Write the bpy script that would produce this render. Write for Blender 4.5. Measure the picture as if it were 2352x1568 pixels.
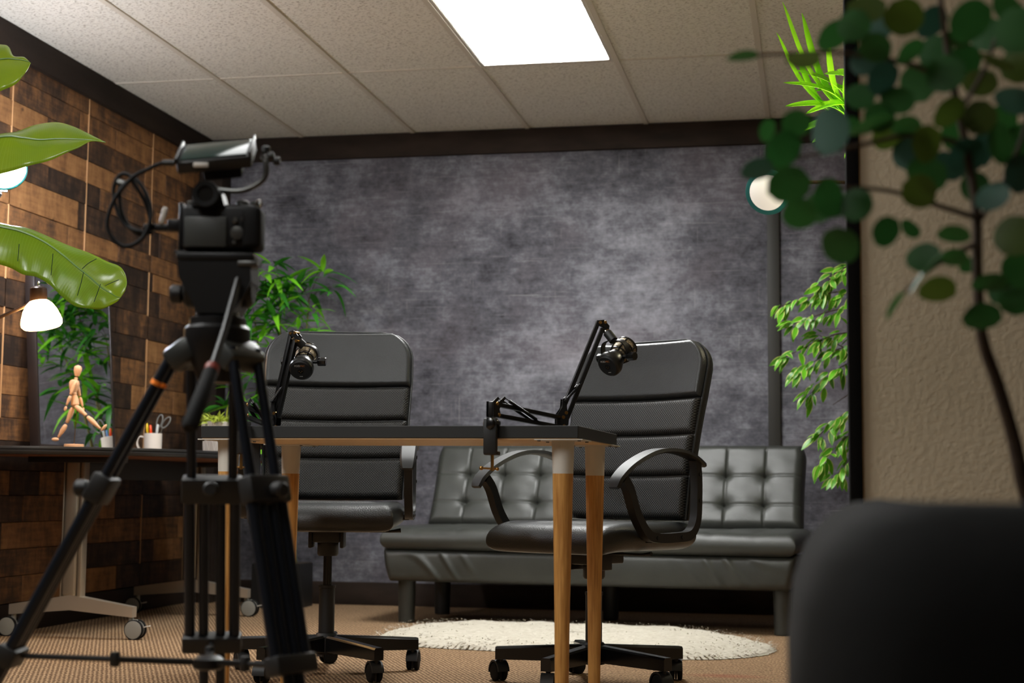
import bpy, bmesh, math, random
from mathutils import Vector, Matrix, Euler, Quaternion

for o in list(bpy.data.objects):
    bpy.data.objects.remove(o, do_unlink=True)
SC = bpy.context.scene
COL = SC.collection
R = math.radians
PI = math.pi

# ------------------------------------------------------------------ camera
def set_camera():
    yaw, pitch, roll = .198979, .0974862, .00904482
    fw = Vector((-math.sin(yaw) * math.cos(pitch), math.cos(yaw) * math.cos(pitch), math.sin(pitch)))
    r = Vector((math.cos(yaw), math.sin(yaw), 0)); u = r.cross(fw)
    c, s = math.cos(roll), math.sin(roll)
    r, u = c * r + s * u, c * u - s * r
    cam = bpy.data.cameras.new('camera'); co = bpy.data.objects.new('camera', cam); COL.objects.link(co)
    m = Matrix.Identity(4)
    for i in range(3):
        m[i][0], m[i][1], m[i][2] = r[i], u[i], -fw[i]
    m.translation = (0, 0, .5873)
    co.matrix_world = m
    cam.sensor_width = 36; cam.lens = 53.552; cam.clip_start = .05; cam.clip_end = 60
    cam.dof.use_dof = True; cam.dof.focus_distance = 4.45; cam.dof.aperture_fstop = 3.7
    SC.camera = co
set_camera()

# ------------------------------------------------------------------ world, exposure
w = bpy.data.worlds.new('world'); SC.world = w; w.use_nodes = True
w.node_tree.nodes['Background'].inputs[0].default_value = (.5, .5, .55, 1)
w.node_tree.nodes['Background'].inputs[1].default_value = .02
SC.view_settings.view_transform = 'Standard'; SC.view_settings.look = 'None'
SC.view_settings.gamma = 1; SC.view_settings.use_curve_mapping = False
SC.view_settings.exposure = 2.1
PANEL_POWER = 10.0        # emission of the ceiling panel diffusers
FAR_PANEL_POWER = 2.6    # the panels over the camera end of the room
WARM_LAMP = 11.0
COOL_LAMP = 58.0
PLANT_LAMP = 18.0

# ------------------------------------------------------------------ mesh helpers
class MB:
    def __init__(self):
        self.v = []; self.f = []
    def add(self, vs, fs):
        b = len(self.v)
        self.v += [Vector(p) for p in vs]
        self.f += [[b + i for i in f] for f in fs]
        return self
    def box(self, c, s, bev=0, rot=None, seg=2):
        bm = bmesh.new(); bmesh.ops.create_cube(bm, size=1)
        for v in bm.verts:
            v.co = Vector((v.co.x * s[0], v.co.y * s[1], v.co.z * s[2]))
        if bev > 0:
            bmesh.ops.bevel(bm, geom=bm.edges[:] , offset=min(bev, .49 * min(s)), segments=seg, profile=.5, affect='EDGES')
        bm.verts.ensure_lookup_table()
        M_ = Matrix.Translation(Vector(c)) @ (rot.to_4x4() if rot is not None else Matrix.Identity(4))
        self.add([M_ @ v.co for v in bm.verts], [[v.index for v in f.verts] for f in bm.faces])
        bm.free(); return self
    def bar(self, a, b, w, h, up=(0, 0, 1), bev=0):
        a = Vector(a); b = Vector(b); d = b - a
        y = d.normalized(); up = Vector(up)
        x = y.cross(up)
        if x.length < 1e-5: x = y.cross(Vector((1, 0, 0)))
        x.normalize(); z = x.cross(y)
        m = Matrix((x, y, z)).transposed()
        return self.box((a + b) / 2, (w, d.length, h), bev, m)
    def tube(self, pts, r, n=10, caps=True, closed=False):
        pts = [Vector(p) for p in pts]; k = len(pts)
        rs = r if isinstance(r, (list, tuple)) else [r] * k
        tang = []
        for i in range(k):
            if closed: t = pts[(i + 1) % k] - pts[(i - 1) % k]
            else: t = pts[min(i + 1, k - 1)] - pts[max(i - 1, 0)]
            tang.append(t.normalized() if t.length > 1e-9 else Vector((0, 0, 1)))
        x = tang[0].orthogonal().normalized()
        vs = []
        for i in range(k):
            x = (x - tang[i] * x.dot(tang[i]))
            x = x.normalized() if x.length > 1e-6 else tang[i].orthogonal().normalized()
            y = tang[i].cross(x)
            for j in range(n):
                a = 2 * PI * j / n
                vs.append(pts[i] + (x * math.cos(a) + y * math.sin(a)) * rs[i])
        fs = []
        for i in range(k if closed else k - 1):
            i2 = (i + 1) % k
            for j in range(n):
                fs.append([i * n + j, i * n + (j + 1) % n, i2 * n + (j + 1) % n, i2 * n + j])
        if caps and not closed:
            fs.append(list(range(n))[::-1]); fs.append([(k - 1) * n + j for j in range(n)])
        return self.add(vs, fs)
    def sweep(self, pts, sec, side, closed=False):
        """sec: polygon of (a, b): a along 'side', b along the in-plane normal"""
        pts = [Vector(p) for p in pts]; side = Vector(side).normalized(); k = len(pts); n = len(sec(0)) if callable(sec) else len(sec)
        vs = []
        for i in range(k):
            if closed: t = pts[(i + 1) % k] - pts[(i - 1) % k]
            else: t = pts[min(i + 1, k - 1)] - pts[max(i - 1, 0)]
            nn = t.cross(side).normalized()
            s = sec(i / (k - 1)) if callable(sec) else sec
            vs += [pts[i] + side * a + nn * b for a, b in s]
        fs = []
        for i in range(k if closed else k - 1):
            i2 = (i + 1) % k
            for j in range(n):
                fs.append([i * n + j, i2 * n + j, i2 * n + (j + 1) % n, i * n + (j + 1) % n])
        if not closed:
            fs.append(list(range(n))); fs.append([(k - 1) * n + j for j in range(n)][::-1])
        return self.add(vs, fs)
    def lathe(self, prof, n=24, c=(0, 0, 0), axis=(0, 0, 1), cap=True):
        q = Vector((0, 0, 1)).rotation_difference(Vector(axis).normalized()).to_matrix()
        c = Vector(c); vs = []; fs = []
        for r, z in prof:
            for j in range(n):
                a = 2 * PI * j / n
                vs.append(c + q @ Vector((r * math.cos(a), r * math.sin(a), z)))
        for i in range(len(prof) - 1):
            for j in range(n):
                fs.append([i * n + j, i * n + (j + 1) % n, (i + 1) * n + (j + 1) % n, (i + 1) * n + j])
        if cap:
            if prof[0][0] > 1e-6: fs.append(list(range(n))[::-1])
            if prof[-1][0] > 1e-6: fs.append([(len(prof) - 1) * n + j for j in range(n)])
        return self.add(vs, fs)
    def prism(self, poly, z0, z1, fmap=None):
        fmap = fmap or (lambda x, y, z: Vector((x, y, z)))
        n = len(poly)
        vs = [fmap(x, y, z0) for x, y in poly] + [fmap(x, y, z1) for x, y in poly]
        fs = [list(range(n))[::-1], [n + i for i in range(n)]]
        fs += [[i, (i + 1) % n, n + (i + 1) % n, n + i] for i in range(n)]
        return self.add(vs, fs)
    def ell(self, c, s, rot=None, nu=14, nv=9):
        vs = []; fs = []
        m = rot if rot is not None else Matrix.Identity(3)
        for i in range(nv + 1):
            th = PI * i / nv
            for j in range(nu):
                a = 2 * PI * j / nu
                vs.append(Vector(c) + m @ Vector((s[0] * math.sin(th) * math.cos(a), s[1] * math.sin(th) * math.sin(a), s[2] * math.cos(th))))
        for i in range(nv):
            for j in range(nu):
                fs.append([i * nu + j, (i + 1) * nu + j, (i + 1) * nu + (j + 1) % nu, i * nu + (j + 1) % nu])
        return self.add(vs, fs)
    def surf(self, fn, nu, nv):
        vs = [fn(i / nu, j / nv) for i in range(nu + 1) for j in range(nv + 1)]
        fs = [[i * (nv + 1) + j, (i + 1) * (nv + 1) + j, (i + 1) * (nv + 1) + j + 1, i * (nv + 1) + j + 1] for i in range(nu) for j in range(nv)]
        return self.add(vs, fs)
    def pillow(self, hw, v0, v1, tf, tb, fmap, nu=16, nv=16, p=4, extra=None, lin=False, er=0):
        for sgn, t in ((1, tf), (-1, tb)):
            def fn(a, b):
                u = 2 * a - 1; vn = 2 * b - 1
                if not lin:
                    u = math.sin(u * PI / 2); vn = math.sin(vn * PI / 2)
                e = max(0, (1 - abs(u) ** p) * (1 - abs(vn) ** p)) ** .5
                v = v0 + (v1 - v0) * (vn + 1) / 2
                if er:
                    q = min(1, max(0, min(hw(v) * (1 - abs(u)), v - v0, v1 - v) / er)); e = math.sqrt(max(0, 1 - (1 - q) ** 2))
                d = t * e * sgn
                if extra and sgn > 0: d += extra(u * hw(v), v) * e
                return fmap(u * hw(v), v, d)
            self.surf(fn, nu, nv)
        return self
    def build(self, name, mat, parent=None, ang=35, merge=True, solid=0, loc=None):
        me = bpy.data.meshes.new(name)
        me.from_pydata([tuple(p) for p in self.v], [], self.f)
        bm = bmesh.new(); bm.from_mesh(me)
        if merge: bmesh.ops.remove_doubles(bm, verts=bm.verts, dist=2e-5)
        bmesh.ops.recalc_face_normals(bm, faces=bm.faces)
        bm.to_mesh(me); bm.free()
        for p in me.polygons: p.use_smooth = True
        me.set_sharp_from_angle(angle=R(ang))
        me.materials.append(mat)
        o = bpy.data.objects.new(name, me); COL.objects.link(o)
        if parent: o.parent = parent
        if loc: o.location = loc
        if solid:
            s = o.modifiers.new('s', 'SOLIDIFY'); s.thickness = solid; s.offset = 0
        return o

def empty(name, loc=(0, 0, 0), rz=0):
    o = bpy.data.objects.new(name, None); COL.objects.link(o)
    o.location = loc; o.rotation_euler = (0, 0, rz); o.empty_display_size = .1
    return o
def tag(o, label, cat, group=None):
    o['label'] = label; o['category'] = cat
    if group: o['group'] = group
    return o
def struct(o, label=None):
    o['kind'] = 'structure'
    if label: o['label'] = label
    return o
def inst(name, mesh, parent, mtx):
    o = bpy.data.objects.new(name, mesh); COL.objects.link(o)
    o.parent = parent; o.matrix_basis = mtx
    return o
def spline(pts, k=8, closed=False):
    pts = [Vector(p) for p in pts]; n = len(pts); out = []
    for i in range(n if closed else n - 1):
        if closed: a, b, c, d = pts[(i - 1) % n], pts[i], pts[(i + 1) % n], pts[(i + 2) % n]
        else: a, b, c, d = pts[max(i - 1, 0)], pts[i], pts[i + 1], pts[min(i + 2, n - 1)]
        for j in range(k):
            t = j / k
            out.append(.5 * ((2 * b) + (c - a) * t + (2 * a - 5 * b + 4 * c - d) * t * t + (3 * b - a - 3 * c + d) * t ** 3))
    if not closed: out.append(pts[-1])
    return out

# ------------------------------------------------------------------ materials
def lin(c):
    def f(x):
        x = x / 255
        return x / 12.92 if x <= .04045 else ((x + .055) / 1.055) ** 2.4
    return (f(c[0]), f(c[1]), f(c[2]), 1)
class NT:
    def __init__(self, name):
        self.m = bpy.data.materials.new(name); self.m.use_nodes = True
        self.t = self.m.node_tree; self.b = self.t.nodes['Principled BSDF']; self.out = self.t.nodes['Material Output']
    def n(self, typ, **kw):
        nd = self.t.nodes.new(typ)
        for k, v in kw.items():
            if k.startswith('i_'):
                key = k[2:]; key = int(key) if key.isdigit() else key.replace('_', ' ')
                nd.inputs[key].default_value = v
            else: setattr(nd, k, v)
        return nd
    def l(self, a, b): self.t.links.new(a, b)
    def coord(self, scale=(1, 1, 1), rot=(0, 0, 0), kind='Object'):
        tc = self.n('ShaderNodeTexCoord'); mp = self.n('ShaderNodeMapping')
        mp.inputs['Scale'].default_value = scale; mp.inputs['Rotation'].default_value = rot
        self.l(tc.outputs[kind], mp.inputs[0]); return mp.outputs[0]
    def noise(self, co, scale, detail=4, rough=.55):
        nd = self.n('ShaderNodeTexNoise', i_Scale=scale, i_Detail=detail, i_Roughness=rough)
        self.l(co, nd.inputs['Vector']); return nd.outputs['Fac']
    def ramp(self, fac, stops):
        nd = self.n('ShaderNodeValToRGB'); cr = nd.color_ramp
        while len(cr.elements) < len(stops): cr.elements.new(.5)
        for e, (p, c) in zip(cr.elements, stops):
            e.position = p; e.color = c if len(c) == 4 else (*c, 1)
        self.l(fac, nd.inputs[0]); return nd.outputs[0]
    def mix(self, a, b, fac, mode='MIX'):
        nd = self.n('ShaderNodeMix', data_type='RGBA', blend_type=mode)
        for s, x in ((6, a), (7, b), (0, fac)):
            if hasattr(x, 'links'): self.l(x, nd.inputs[s])
            else: nd.inputs[s].default_value = x
        return nd.outputs[2]
    def math(self, op, a, b=None):
        nd = self.n('ShaderNodeMath', operation=op)
        for i, x in enumerate((a, b)):
            if x is None: continue
            if hasattr(x, 'links'): self.l(x, nd.inputs[i])
            else: nd.inputs[i].default_value = x
        return nd.outputs[0]
    def bump(self, h, strength=.3, dist=.01):
        nd = self.n('ShaderNodeBump', i_Strength=strength, i_Distance=dist)
        self.l(h, nd.inputs['Height']); self.l(nd.outputs[0], self.b.inputs['Normal'])
    def base(self, c):
        if hasattr(c, 'links'): self.l(c, self.b.inputs['Base Color'])
        else: self.b.inputs['Base Color'].default_value = c
    def set(self, **kw):
        for k, v in kw.items(): self.b.inputs[k.replace('_', ' ')].default_value = v
        return self

def mat(name, rgb, rough=.5, metal=0, var=None, bump=None, spec=.5, coat=0):
    """var = (scale, darker factor, stretch); bump = (scale, strength, distance)"""
    t = NT(name); c = lin(rgb)
    if var:
        f = t.noise(t.coord(var[2] if len(var) > 2 else (1, 1, 1)), var[0])
        d = tuple(x * var[1] for x in c[:3]) + (1,)
        t.base(t.ramp(f, [(.3, d), (.7, c)]))
    else: t.base(c)
    t.set(Roughness=rough, Metallic=metal, Specular_IOR_Level=spec, Coat_Weight=coat)
    if bump: t.bump(t.noise(t.coord(), bump[0], 3), bump[1], bump[2])
    return t.m
def emis(name, rgb, strength):
    t = NT(name); t.base((.8, .8, .8, 1)); t.set(Roughness=.4)
    t.b.inputs['Emission Color'].default_value = lin(rgb); t.b.inputs['Emission Strength'].default_value = strength
    return t.m
def leaf_mat(name, rgb, rgb2, rough=.4, trans=.35, scale=30, edge=None):
    t = NT(name)
    oi = t.n('ShaderNodeObjectInfo')
    f = t.noise(t.coord(), scale, 2)
    c = t.mix(lin(rgb), lin(rgb2), t.math('MULTIPLY', t.math('ADD', f, oi.outputs['Random']), .5))
    if edge:
        tc = t.n('ShaderNodeTexCoord'); sp = t.n('ShaderNodeSeparateXYZ'); t.l(tc.outputs['Generated'], sp.inputs[0])
        d = t.math('ABSOLUTE', t.math('SUBTRACT', sp.outputs[0], .5))
        d2 = t.math('ABSOLUTE', t.math('SUBTRACT', sp.outputs[1], .45))
        e = t.math('ADD', t.math('MULTIPLY', d, 1.5), t.math('MULTIPLY', t.math('MULTIPLY', d2, d2), 1.6))
        e = t.math('ADD', e, t.math('MULTIPLY', f, .18))
        c = t.mix(c, lin(edge), t.ramp(e, [(.60, (0, 0, 0)), (.70, (1, 1, 1))]))
    t.base(c); t.set(Roughness=rough)
    tr = t.n('ShaderNodeBsdfTranslucent'); t.l(c, tr.inputs[0])
    mx = t.n('ShaderNodeMixShader'); mx.inputs[0].default_value = trans
    t.l(t.b.outputs[0], mx.inputs[1]); t.l(tr.outputs[0], mx.inputs[2]); t.l(mx.outputs[0], t.out.inputs[0])
    return t.m

def leather_mat(name, rgb, rough=.42):
    t = NT(name); co = t.coord()
    c = lin(rgb); f = t.noise(co, 9, 3)
    t.base(t.ramp(f, [(.3, tuple(x * .75 for x in c[:3]) + (1,)), (.7, c)]))
    v = t.n('ShaderNodeTexVoronoi', i_Scale=330.0); t.l(co, v.inputs['Vector'])
    t.bump(t.math('ADD', v.outputs['Distance'], t.math('MULTIPLY', t.noise(co, 14, 3), 2.2)), .16, .004)
    t.set(Roughness=rough, Specular_IOR_Level=.5)
    return t.m
def weave_mat(name):
    t = NT(name); tc = t.n('ShaderNodeTexCoord'); sp = t.n('ShaderNodeSeparateXYZ'); t.l(tc.outputs['Object'], sp.inputs[0])
    k = 2 * PI / .0085
    a = t.math('SINE', t.math('MULTIPLY', t.math('ADD', sp.outputs[0], sp.outputs[2]), k))
    b = t.math('SINE', t.math('MULTIPLY', t.math('SUBTRACT', sp.outputs[0], sp.outputs[2]), k))
    h = t.math('ADD', t.math('MULTIPLY', t.math('ADD', a, b), .25), .5)
    t.base(t.ramp(h, [(.3, (.003, .003, .003, 1)), (.8, (.055, .055, .052, 1))]))
    t.set(Roughness=.55); t.bump(h, .5, .002)
    return t.m

M = {}
M['black_plastic'] = mat('black_plastic', (22, 22, 22), .52, bump=(400, .06, .002))
M['black_gloss'] = mat('black_gloss', (14, 14, 14), .25)
M['black_metal'] = mat('black_metal', (17, 17, 18), .42, .3)
M['black_rubber'] = mat('black_rubber', (9, 9, 9), .8, spec=.3)
M['grey_metal'] = mat('grey_metal', (92, 92, 90), .35, .8)
M['chrome'] = mat('chrome', (190, 186, 178), .12, 1)
M['brass'] = mat('brass', (176, 138, 82), .28, 1)
M['leather'] = leather_mat('leather', (44, 46, 46), .40)
M['sofa_leather'] = leather_mat('sofa_leather', (54, 56, 52), .40)
M['weave'] = weave_mat('weave')
M['table_black'] = mat('table_black', (24, 25, 24), .55, var=(6, .8))
M['white_paint'] = mat('white_paint', (205, 200, 190), .45, var=(4, .93))
M['ceramic'] = mat('ceramic', (225, 212, 200), .25)
M['pale_wood'] = mat('pale_wood', (224, 176, 136), .5, var=(40, .85, (1, 1, .2)))
M['dark_stain'] = mat('dark_stain', (54, 43, 36), .75, var=(4, .45, (1, .5, 3)), bump=(40, .2, .004), spec=.2)
M['black_strip'] = mat('black_strip', (20, 19, 18), .95, spec=.05)
M['dark_trim'] = mat('dark_trim', (38, 36, 30), .6, var=(7, .7))
M['lamp_brown'] = mat('lamp_brown', (58, 44, 36), .35, .6)
M['teal_rim'] = mat('teal_rim', (40, 110, 110), .3)
M['stem_green'] = mat('stem_green', (60, 88, 34), .5)
M['stem_brown'] = mat('stem_brown', (70, 52, 34), .7, var=(60, .6))
M['cane'] = mat('cane', (128, 122, 60), .5, var=(20, .7))
M['soil'] = mat('soil', (38, 28, 20), .95, bump=(80, .6, .01))
M['pot_black'] = mat('pot_black', (17, 17, 17), .5)
M['steel_painted'] = mat('steel_painted', (168, 158, 142), .38, .75)
M['caster_grey'] = mat('caster_grey', (140, 138, 130), .5)

# ================================================================== the room
XL, XR, YB, YF, HC = -3.194, 2.3, 7.57, -1.7, 2.44

def carpet_mat():
    t = NT('carpet'); co = t.coord((1, 1, 1), (0, 0, R(-26)))
    sp = t.n('ShaderNodeSeparateXYZ'); t.l(co, sp.inputs[0])
    wob = t.math('MULTIPLY', t.noise(co, 45, 3), .016)
    a = t.math('SINE', t.math('MULTIPLY', t.math('ADD', sp.outputs[0], wob), 2 * PI / .014))
    b = t.math('SINE', t.math('MULTIPLY', t.math('ADD', sp.outputs[1], wob), 2 * PI / .026))
    h = t.math('ADD', t.math('MULTIPLY', t.math('ADD', a, t.math('MULTIPLY', b, .8)), .26), .5)
    n1 = t.noise(co, 240, 3); n2 = t.noise(co, 2.5, 3)
    k = t.math('ADD', t.math('MULTIPLY', h, .45), t.math('MULTIPLY', n1, .55))
    c = t.ramp(k, [(.28, lin((54, 40, 29))), (.5, lin((130, 103, 77))), (.72, lin((198, 167, 130)))])
    c = t.mix(c, lin((130, 102, 76)), t.math('MULTIPLY', n2, .3))
    # faded red mark on the carpet
    tc = t.n('ShaderNodeTexCoord'); mp = t.n('ShaderNodeMapping'); t.l(tc.outputs['Object'], mp.inputs[0])
    mp.inputs['Location'].default_value = (.30 / .16, -5.02 / .07, 0); mp.inputs['Scale'].default_value = (1 / .16, 1 / .07, 0)
    ln = t.n('ShaderNodeVectorMath', operation='LENGTH'); t.l(mp.outputs[0], ln.inputs[0])
    st = t.ramp(ln.outputs['Value'], [(.2, (.55, .55, .55)), (1.0, (0, 0, 0))])
    c = t.mix(c, lin((140, 30, 30)), t.math('MULTIPLY', st, n1))
    t.base(c); t.set(Roughness=.95, Specular_IOR_Level=.15); t.bump(h, .8, .006)
    return t.m
def backdrop_mat():
    t = NT('mottled_backdrop'); co = t.coord()
    cl = t.noise(co, 1.15, 6, .62)
    md = t.noise(t.coord((1, 1, 1.5), (0, R(14), 0)), 4.2, 10, .76)
    fine = t.noise(t.coord((1, 1, 9)), 8, 6, .75)
    grit = t.noise(co, 34, 5, .75)
    k = t.math('ADD', t.math('MULTIPLY', cl, .36), t.math('MULTIPLY', md, .40))
    k = t.math('ADD', k, t.math('ADD', t.math('MULTIPLY', fine, .13), t.math('MULTIPLY', grit, .17)))
    c = t.ramp(k, [(.43, lin((46, 45, 51))), (.525, lin((88, 87, 94))), (.62, lin((132, 132, 139))), (.73, lin((166, 167, 174)))])
    warm = t.noise(co, 1.7, 2)
    c = t.mix(c, lin((118, 104, 110)), t.ramp(warm, [(.5, (0, 0, 0)), (.75, (.35, .35, .35))]))
    # thin pale scratches, across and upright
    s1 = t.noise(t.coord((.55, 1, 42)), 5.5, 2, .5); s2 = t.noise(t.coord((30, 1, .8)), 4.2, 2, .5)
    m1 = t.ramp(s1, [(.69, (0, 0, 0)), (.72, (.4, .4, .4))]); m2 = t.ramp(s2, [(.725, (0, 0, 0)), (.745, (.3, .3, .3))])
    c = t.mix(c, lin((165, 164, 165)), m1); c = t.mix(c, lin((160, 158, 158)), m2)
    t.base(c); t.set(Roughness=.72, Specular_IOR_Level=.3); t.bump(fine, .08, .004)
    return t.m
def plank_mat():
    t = NT('reclaimed_plank'); at = t.n('ShaderNodeAttribute', attribute_type='OBJECT', attribute_name='tone')
    oi = t.n('ShaderNodeObjectInfo')
    geo = t.n('ShaderNodeNewGeometry')
    off = t.n('ShaderNodeVectorMath', operation='SCALE'); off.inputs[3].default_value = 9
    cmb = t.n('ShaderNodeCombineXYZ'); t.l(oi.outputs['Random'], cmb.inputs[0]); t.l(at.outputs['Fac'], cmb.inputs[1]); t.l(cmb.outputs[0], off.inputs[0])
    ad = t.n('ShaderNodeVectorMath', operation='ADD'); t.l(geo.outputs['Position'], ad.inputs[0]); t.l(off.outputs[0], ad.inputs[1])
    def nz(sc, scale, det=5, ro=.6):
        mp = t.n('ShaderNodeMapping'); mp.inputs['Scale'].default_value = sc; t.l(ad.outputs[0], mp.inputs[0]); return t.noise(mp.outputs[0], scale, det, ro)
    grain = nz((1, 1, 9), 7); blot = nz((1, 2.4, 1.1), 5.5, 6, .7); saw = nz((1, 6, .7), 9, 3)
    k = t.math('ADD', t.math('MULTIPLY', at.outputs['Fac'], .62), t.math('MULTIPLY', t.math('SUBTRACT', grain, .5), .5))
    k = t.math('ADD', k, t.math('MULTIPLY', t.math('SUBTRACT', blot, .5), 1.15))
    k = t.math('ADD', k, t.math('MULTIPLY', t.math('SUBTRACT', saw, .5), .16))
    c = t.ramp(k, [(0, lin((40, 29, 22))), (.25, lin((72, 51, 36))), (.5, lin((122, 84, 51))), (.85, lin((158, 114, 71)))])
    knot = t.noise(ad.outputs[0], 14, 2); c = t.mix(c, lin((40, 26, 18)), t.ramp(knot, [(.70, (0, 0, 0)), (.78, (.8, .8, .8))]))
    t.base(c); t.set(Roughness=.6, Specular_IOR_Level=.3); t.bump(t.math('ADD', grain, saw), .15, .004)
    return t.m
def tile_mat():
    t = NT('ceiling_tile'); co = t.coord()
    geo = t.n('ShaderNodeNewGeometry')
    mp = t.n('ShaderNodeMapping'); t.l(geo.outputs['Position'], mp.inputs[0]); mp.inputs['Scale'].default_value = (1, 1, 1)
    f = t.noise(mp.outputs[0], 95, 2, .5)
    mp2 = t.n('ShaderNodeMapping'); t.l(geo.outputs['Position'], mp2.inputs[0]); mp2.inputs['Scale'].default_value = (1.0, 2.4, 1); mp2.inputs['Rotation'].default_value = (0, 0, .6)
    g = t.noise(mp2.outputs[0], 75, 1, .4)
    pit = t.ramp(g, [(.60, (0, 0, 0)), (.66, (1, 1, 1))])
    c = t.mix(lin((228, 224, 214)), lin((150, 140, 124)), t.math('MULTIPLY', pit, .75))
    t.base(c); t.set(Roughness=.9, Specular_IOR_Level=.1)
    t.bump(t.math('SUBTRACT', t.math('MULTIPLY', f, .6), pit), .5, .004)
    return t.m
def plaster_mat():
    t = NT('textured_plaster'); co = t.coord()
    f = t.noise(co, 80, 4, .6)
    t.base(t.ramp(t.noise(co, 2.2, 2), [(.3, lin((190, 176, 150))), (.7, lin((208, 193, 166)))]))
    t.set(Roughness=.8, Specular_IOR_Level=.2); t.bump(f, .5, .006)
    return t.m
M['carpet'] = carpet_mat(); M['backdrop'] = backdrop_mat(); M['plank'] = plank_mat(); M['tile'] = tile_mat(); M['plaster'] = plaster_mat()
M['grid'] = mat('grid_bar', (208, 200, 186), .6)
M['joint'] = mat('joint_strip', (196, 150, 104), .5)
M['plain_wall'] = mat('plain_wall', (120, 108, 92), .8)

def slab(name, lo, hi, m, parent=None, bev=0):
    c = [(a + b) / 2 for a, b in zip(lo, hi)]; s = [b - a for a, b in zip(lo, hi)]
    return MB().box(c, s, bev).build(name, m, parent)

struct(slab('floor', (XL - .1, YF - .1, -.1), (XR + .1, YB + .1, 0), M['carpet']), 'brown woven loop carpet')
struct(slab('wall_back', (XL - .1, YB, 0), (XR + .1, YB + .1, HC + .1), M['backdrop']), 'mottled grey backdrop wall')
struct(slab('wall_front', (XL - .1, YF - .1, 0), (XR + .1, YF, HC + .1), M['plain_wall']))
struct(slab('wall_right', (XR, YF, 0), (XR + .1, YB, HC + .1), M['plain_wall']))
WL = struct(slab('wall_left', (XL - .1, YF, 0), (XL - .012, YB, HC + .1), mat('plank_backing', (40, 28, 20), .8)), 'wall of reclaimed wood planks')

# planks, row by row
def planks():
    rnd = random.Random(12)
    z = .118; i = 0
    while z < 2.31:
        h = rnd.choice([.088, .092, .1, .108, .118, .122])
        if z + h > 2.30: h = 2.325 - z
        y = 4.1 + rnd.random() * .4
        prev = .5
        while y < 7.44:
            ln = rnd.choice([.24, .36, .48, .6, .72, .85, 1.0])
            y1 = min(y + ln, 7.44)
            if 7.44 - y1 < .1: y1 = 7.44
            d = rnd.choice([.004, .006, .008])
            o = MB().box((XL - .012 + (.012 + d) / 2 - .004, (y + y1) / 2, z + h / 2), (.012 + d, y1 - y - .0022, h - .0022), .0012, seg=1).build('plank', M['plank'], WL)
            tone = rnd.choice([.08, .15, .25, .35, .45, .55, .65, .75, .85, .92])
            if abs(tone - prev) < .1: tone = min(.95, tone + .22)
            prev = tone
            o['tone'] = float(tone)
            y = y1; i += 1
        z += h
planks()
for yj in (4.88, 5.538, 6.192, 6.865):
    slab('joint_strip', (XL - .004, yj - .0025, .12), (XL + .004, yj + .0025, 2.32), M['joint'], WL)

struct(slab('trim_1', (XL - .01, YF, 2.318), (XL + .028, YB, HC), M['dark_stain'], bev=.003), 'dark stained beam along the plank wall')
struct(slab('trim_2', (XL, YB - .028, 2.316), (XR, YB + .01, HC), M['dark_stain'], bev=.003), 'dark stained beam above the grey backdrop')
struct(slab('trim_3', (XL - .01, YB - .125, 0), (XL + .127, YB + .01, 2.32), M['dark_stain'], bev=.004), 'dark corner post')
struct(slab('trim_4', (-.241, YB - .018, .1), (-.181, YB + .01, 2.32), M['dark_trim'], bev=.002), 'dark upright batten on the backdrop')
struct(slab('baseboard_back', (XL, YB - .02, 0), (XR, YB + .01, .115), M['dark_stain'], bev=.004))
struct(slab('baseboard_left', (XL - .01, YF, 0), (XL + .012, YB - .12, .115), M['dark_stain'], bev=.004))

# partition on the right with its dark corner strip
struct(slab('wall_partition', (.087, 3.2, 0), (XR, 3.32, HC), M['plaster']), 'beige textured partition wall')
struct(slab('trim_5', (.062, 3.19, 0), (.087, 3.335, HC), M['black_strip'], bev=.002), 'dark corner strip of the beige partition')

# ceiling: carrier slab, lay-in tiles, grid bars
CE = struct(slab('ceiling', (XL - .1, YF - .1, HC + .03), (XR + .1, YB + .1, HC + .12), M['plain_wall']), 'suspended ceiling of fissured tiles')
T = .6096; TX0 = -2.6687; ROW0 = 6.395; TL = 1.2192
xs = [XL] + [TX0 + k * T for k in range(0, 9) if TX0 + k * T < XR - .02] + [XR]
ys = [YB] + [ROW0 - k * TL for k in range(0, 8) if ROW0 - k * TL > YF + .05] + [YF]
LIGHTS = {(3, 1): True, (3, 3): False, (1, 4): False, (3, 5): False}
def ceiling():
    for i in range(len(xs) - 1):
        for j in range(len(ys) - 1):
            if (i, j) in LIGHTS: continue
            a, b = xs[i] + .006, xs[i + 1] - .006; c, d = ys[j + 1] + .006, ys[j] - .006
            slab('ceiling_tile', (a, c, HC + .003), (b, d, HC + .03), M['tile'], CE)
    for x in xs[1:-1]:
        slab('grid_bar', (x - .012, YF, HC - .004), (x + .012, YB - .028, HC + .006), M['grid'], CE)
    for y in ys[1:-1]:
        for i in range(len(xs) - 1):
            slab('grid_bar', (xs[i] + .012, y - .0075, HC - .001), (xs[i + 1] - .012, y + .0075, HC + .006), M['grid'], CE)
ceiling()
def panel(i, j, lab, power):
    a, b = xs[i] + .013, xs[i + 1] - .013; c, d = ys[j + 1] + .01, ys[j] - .01
    e = empty('ceiling_light', ((a + b) / 2, (c + d) / 2, HC))
    hx, hy = (b - a) / 2, (d - c) / 2
    fr = MB()
    for s in (-1, 1):
        fr.box((s * (hx - .008), 0, .004), (.016, 2 * hy, .012), .002); fr.box((0, s * (hy - .008), .004), (2 * hx - .032, .016, .012), .002)
    fr.build('frame', M['white_paint'], e)
    MB().box((0, 0, .008), (2 * hx - .03, 2 * hy - .03, .004)).build('diffuser', emis('panel_glow', (250, 251, 249), power), e)
    tag(e, lab, 'ceiling light', 'recessed ceiling light panels')
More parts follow.
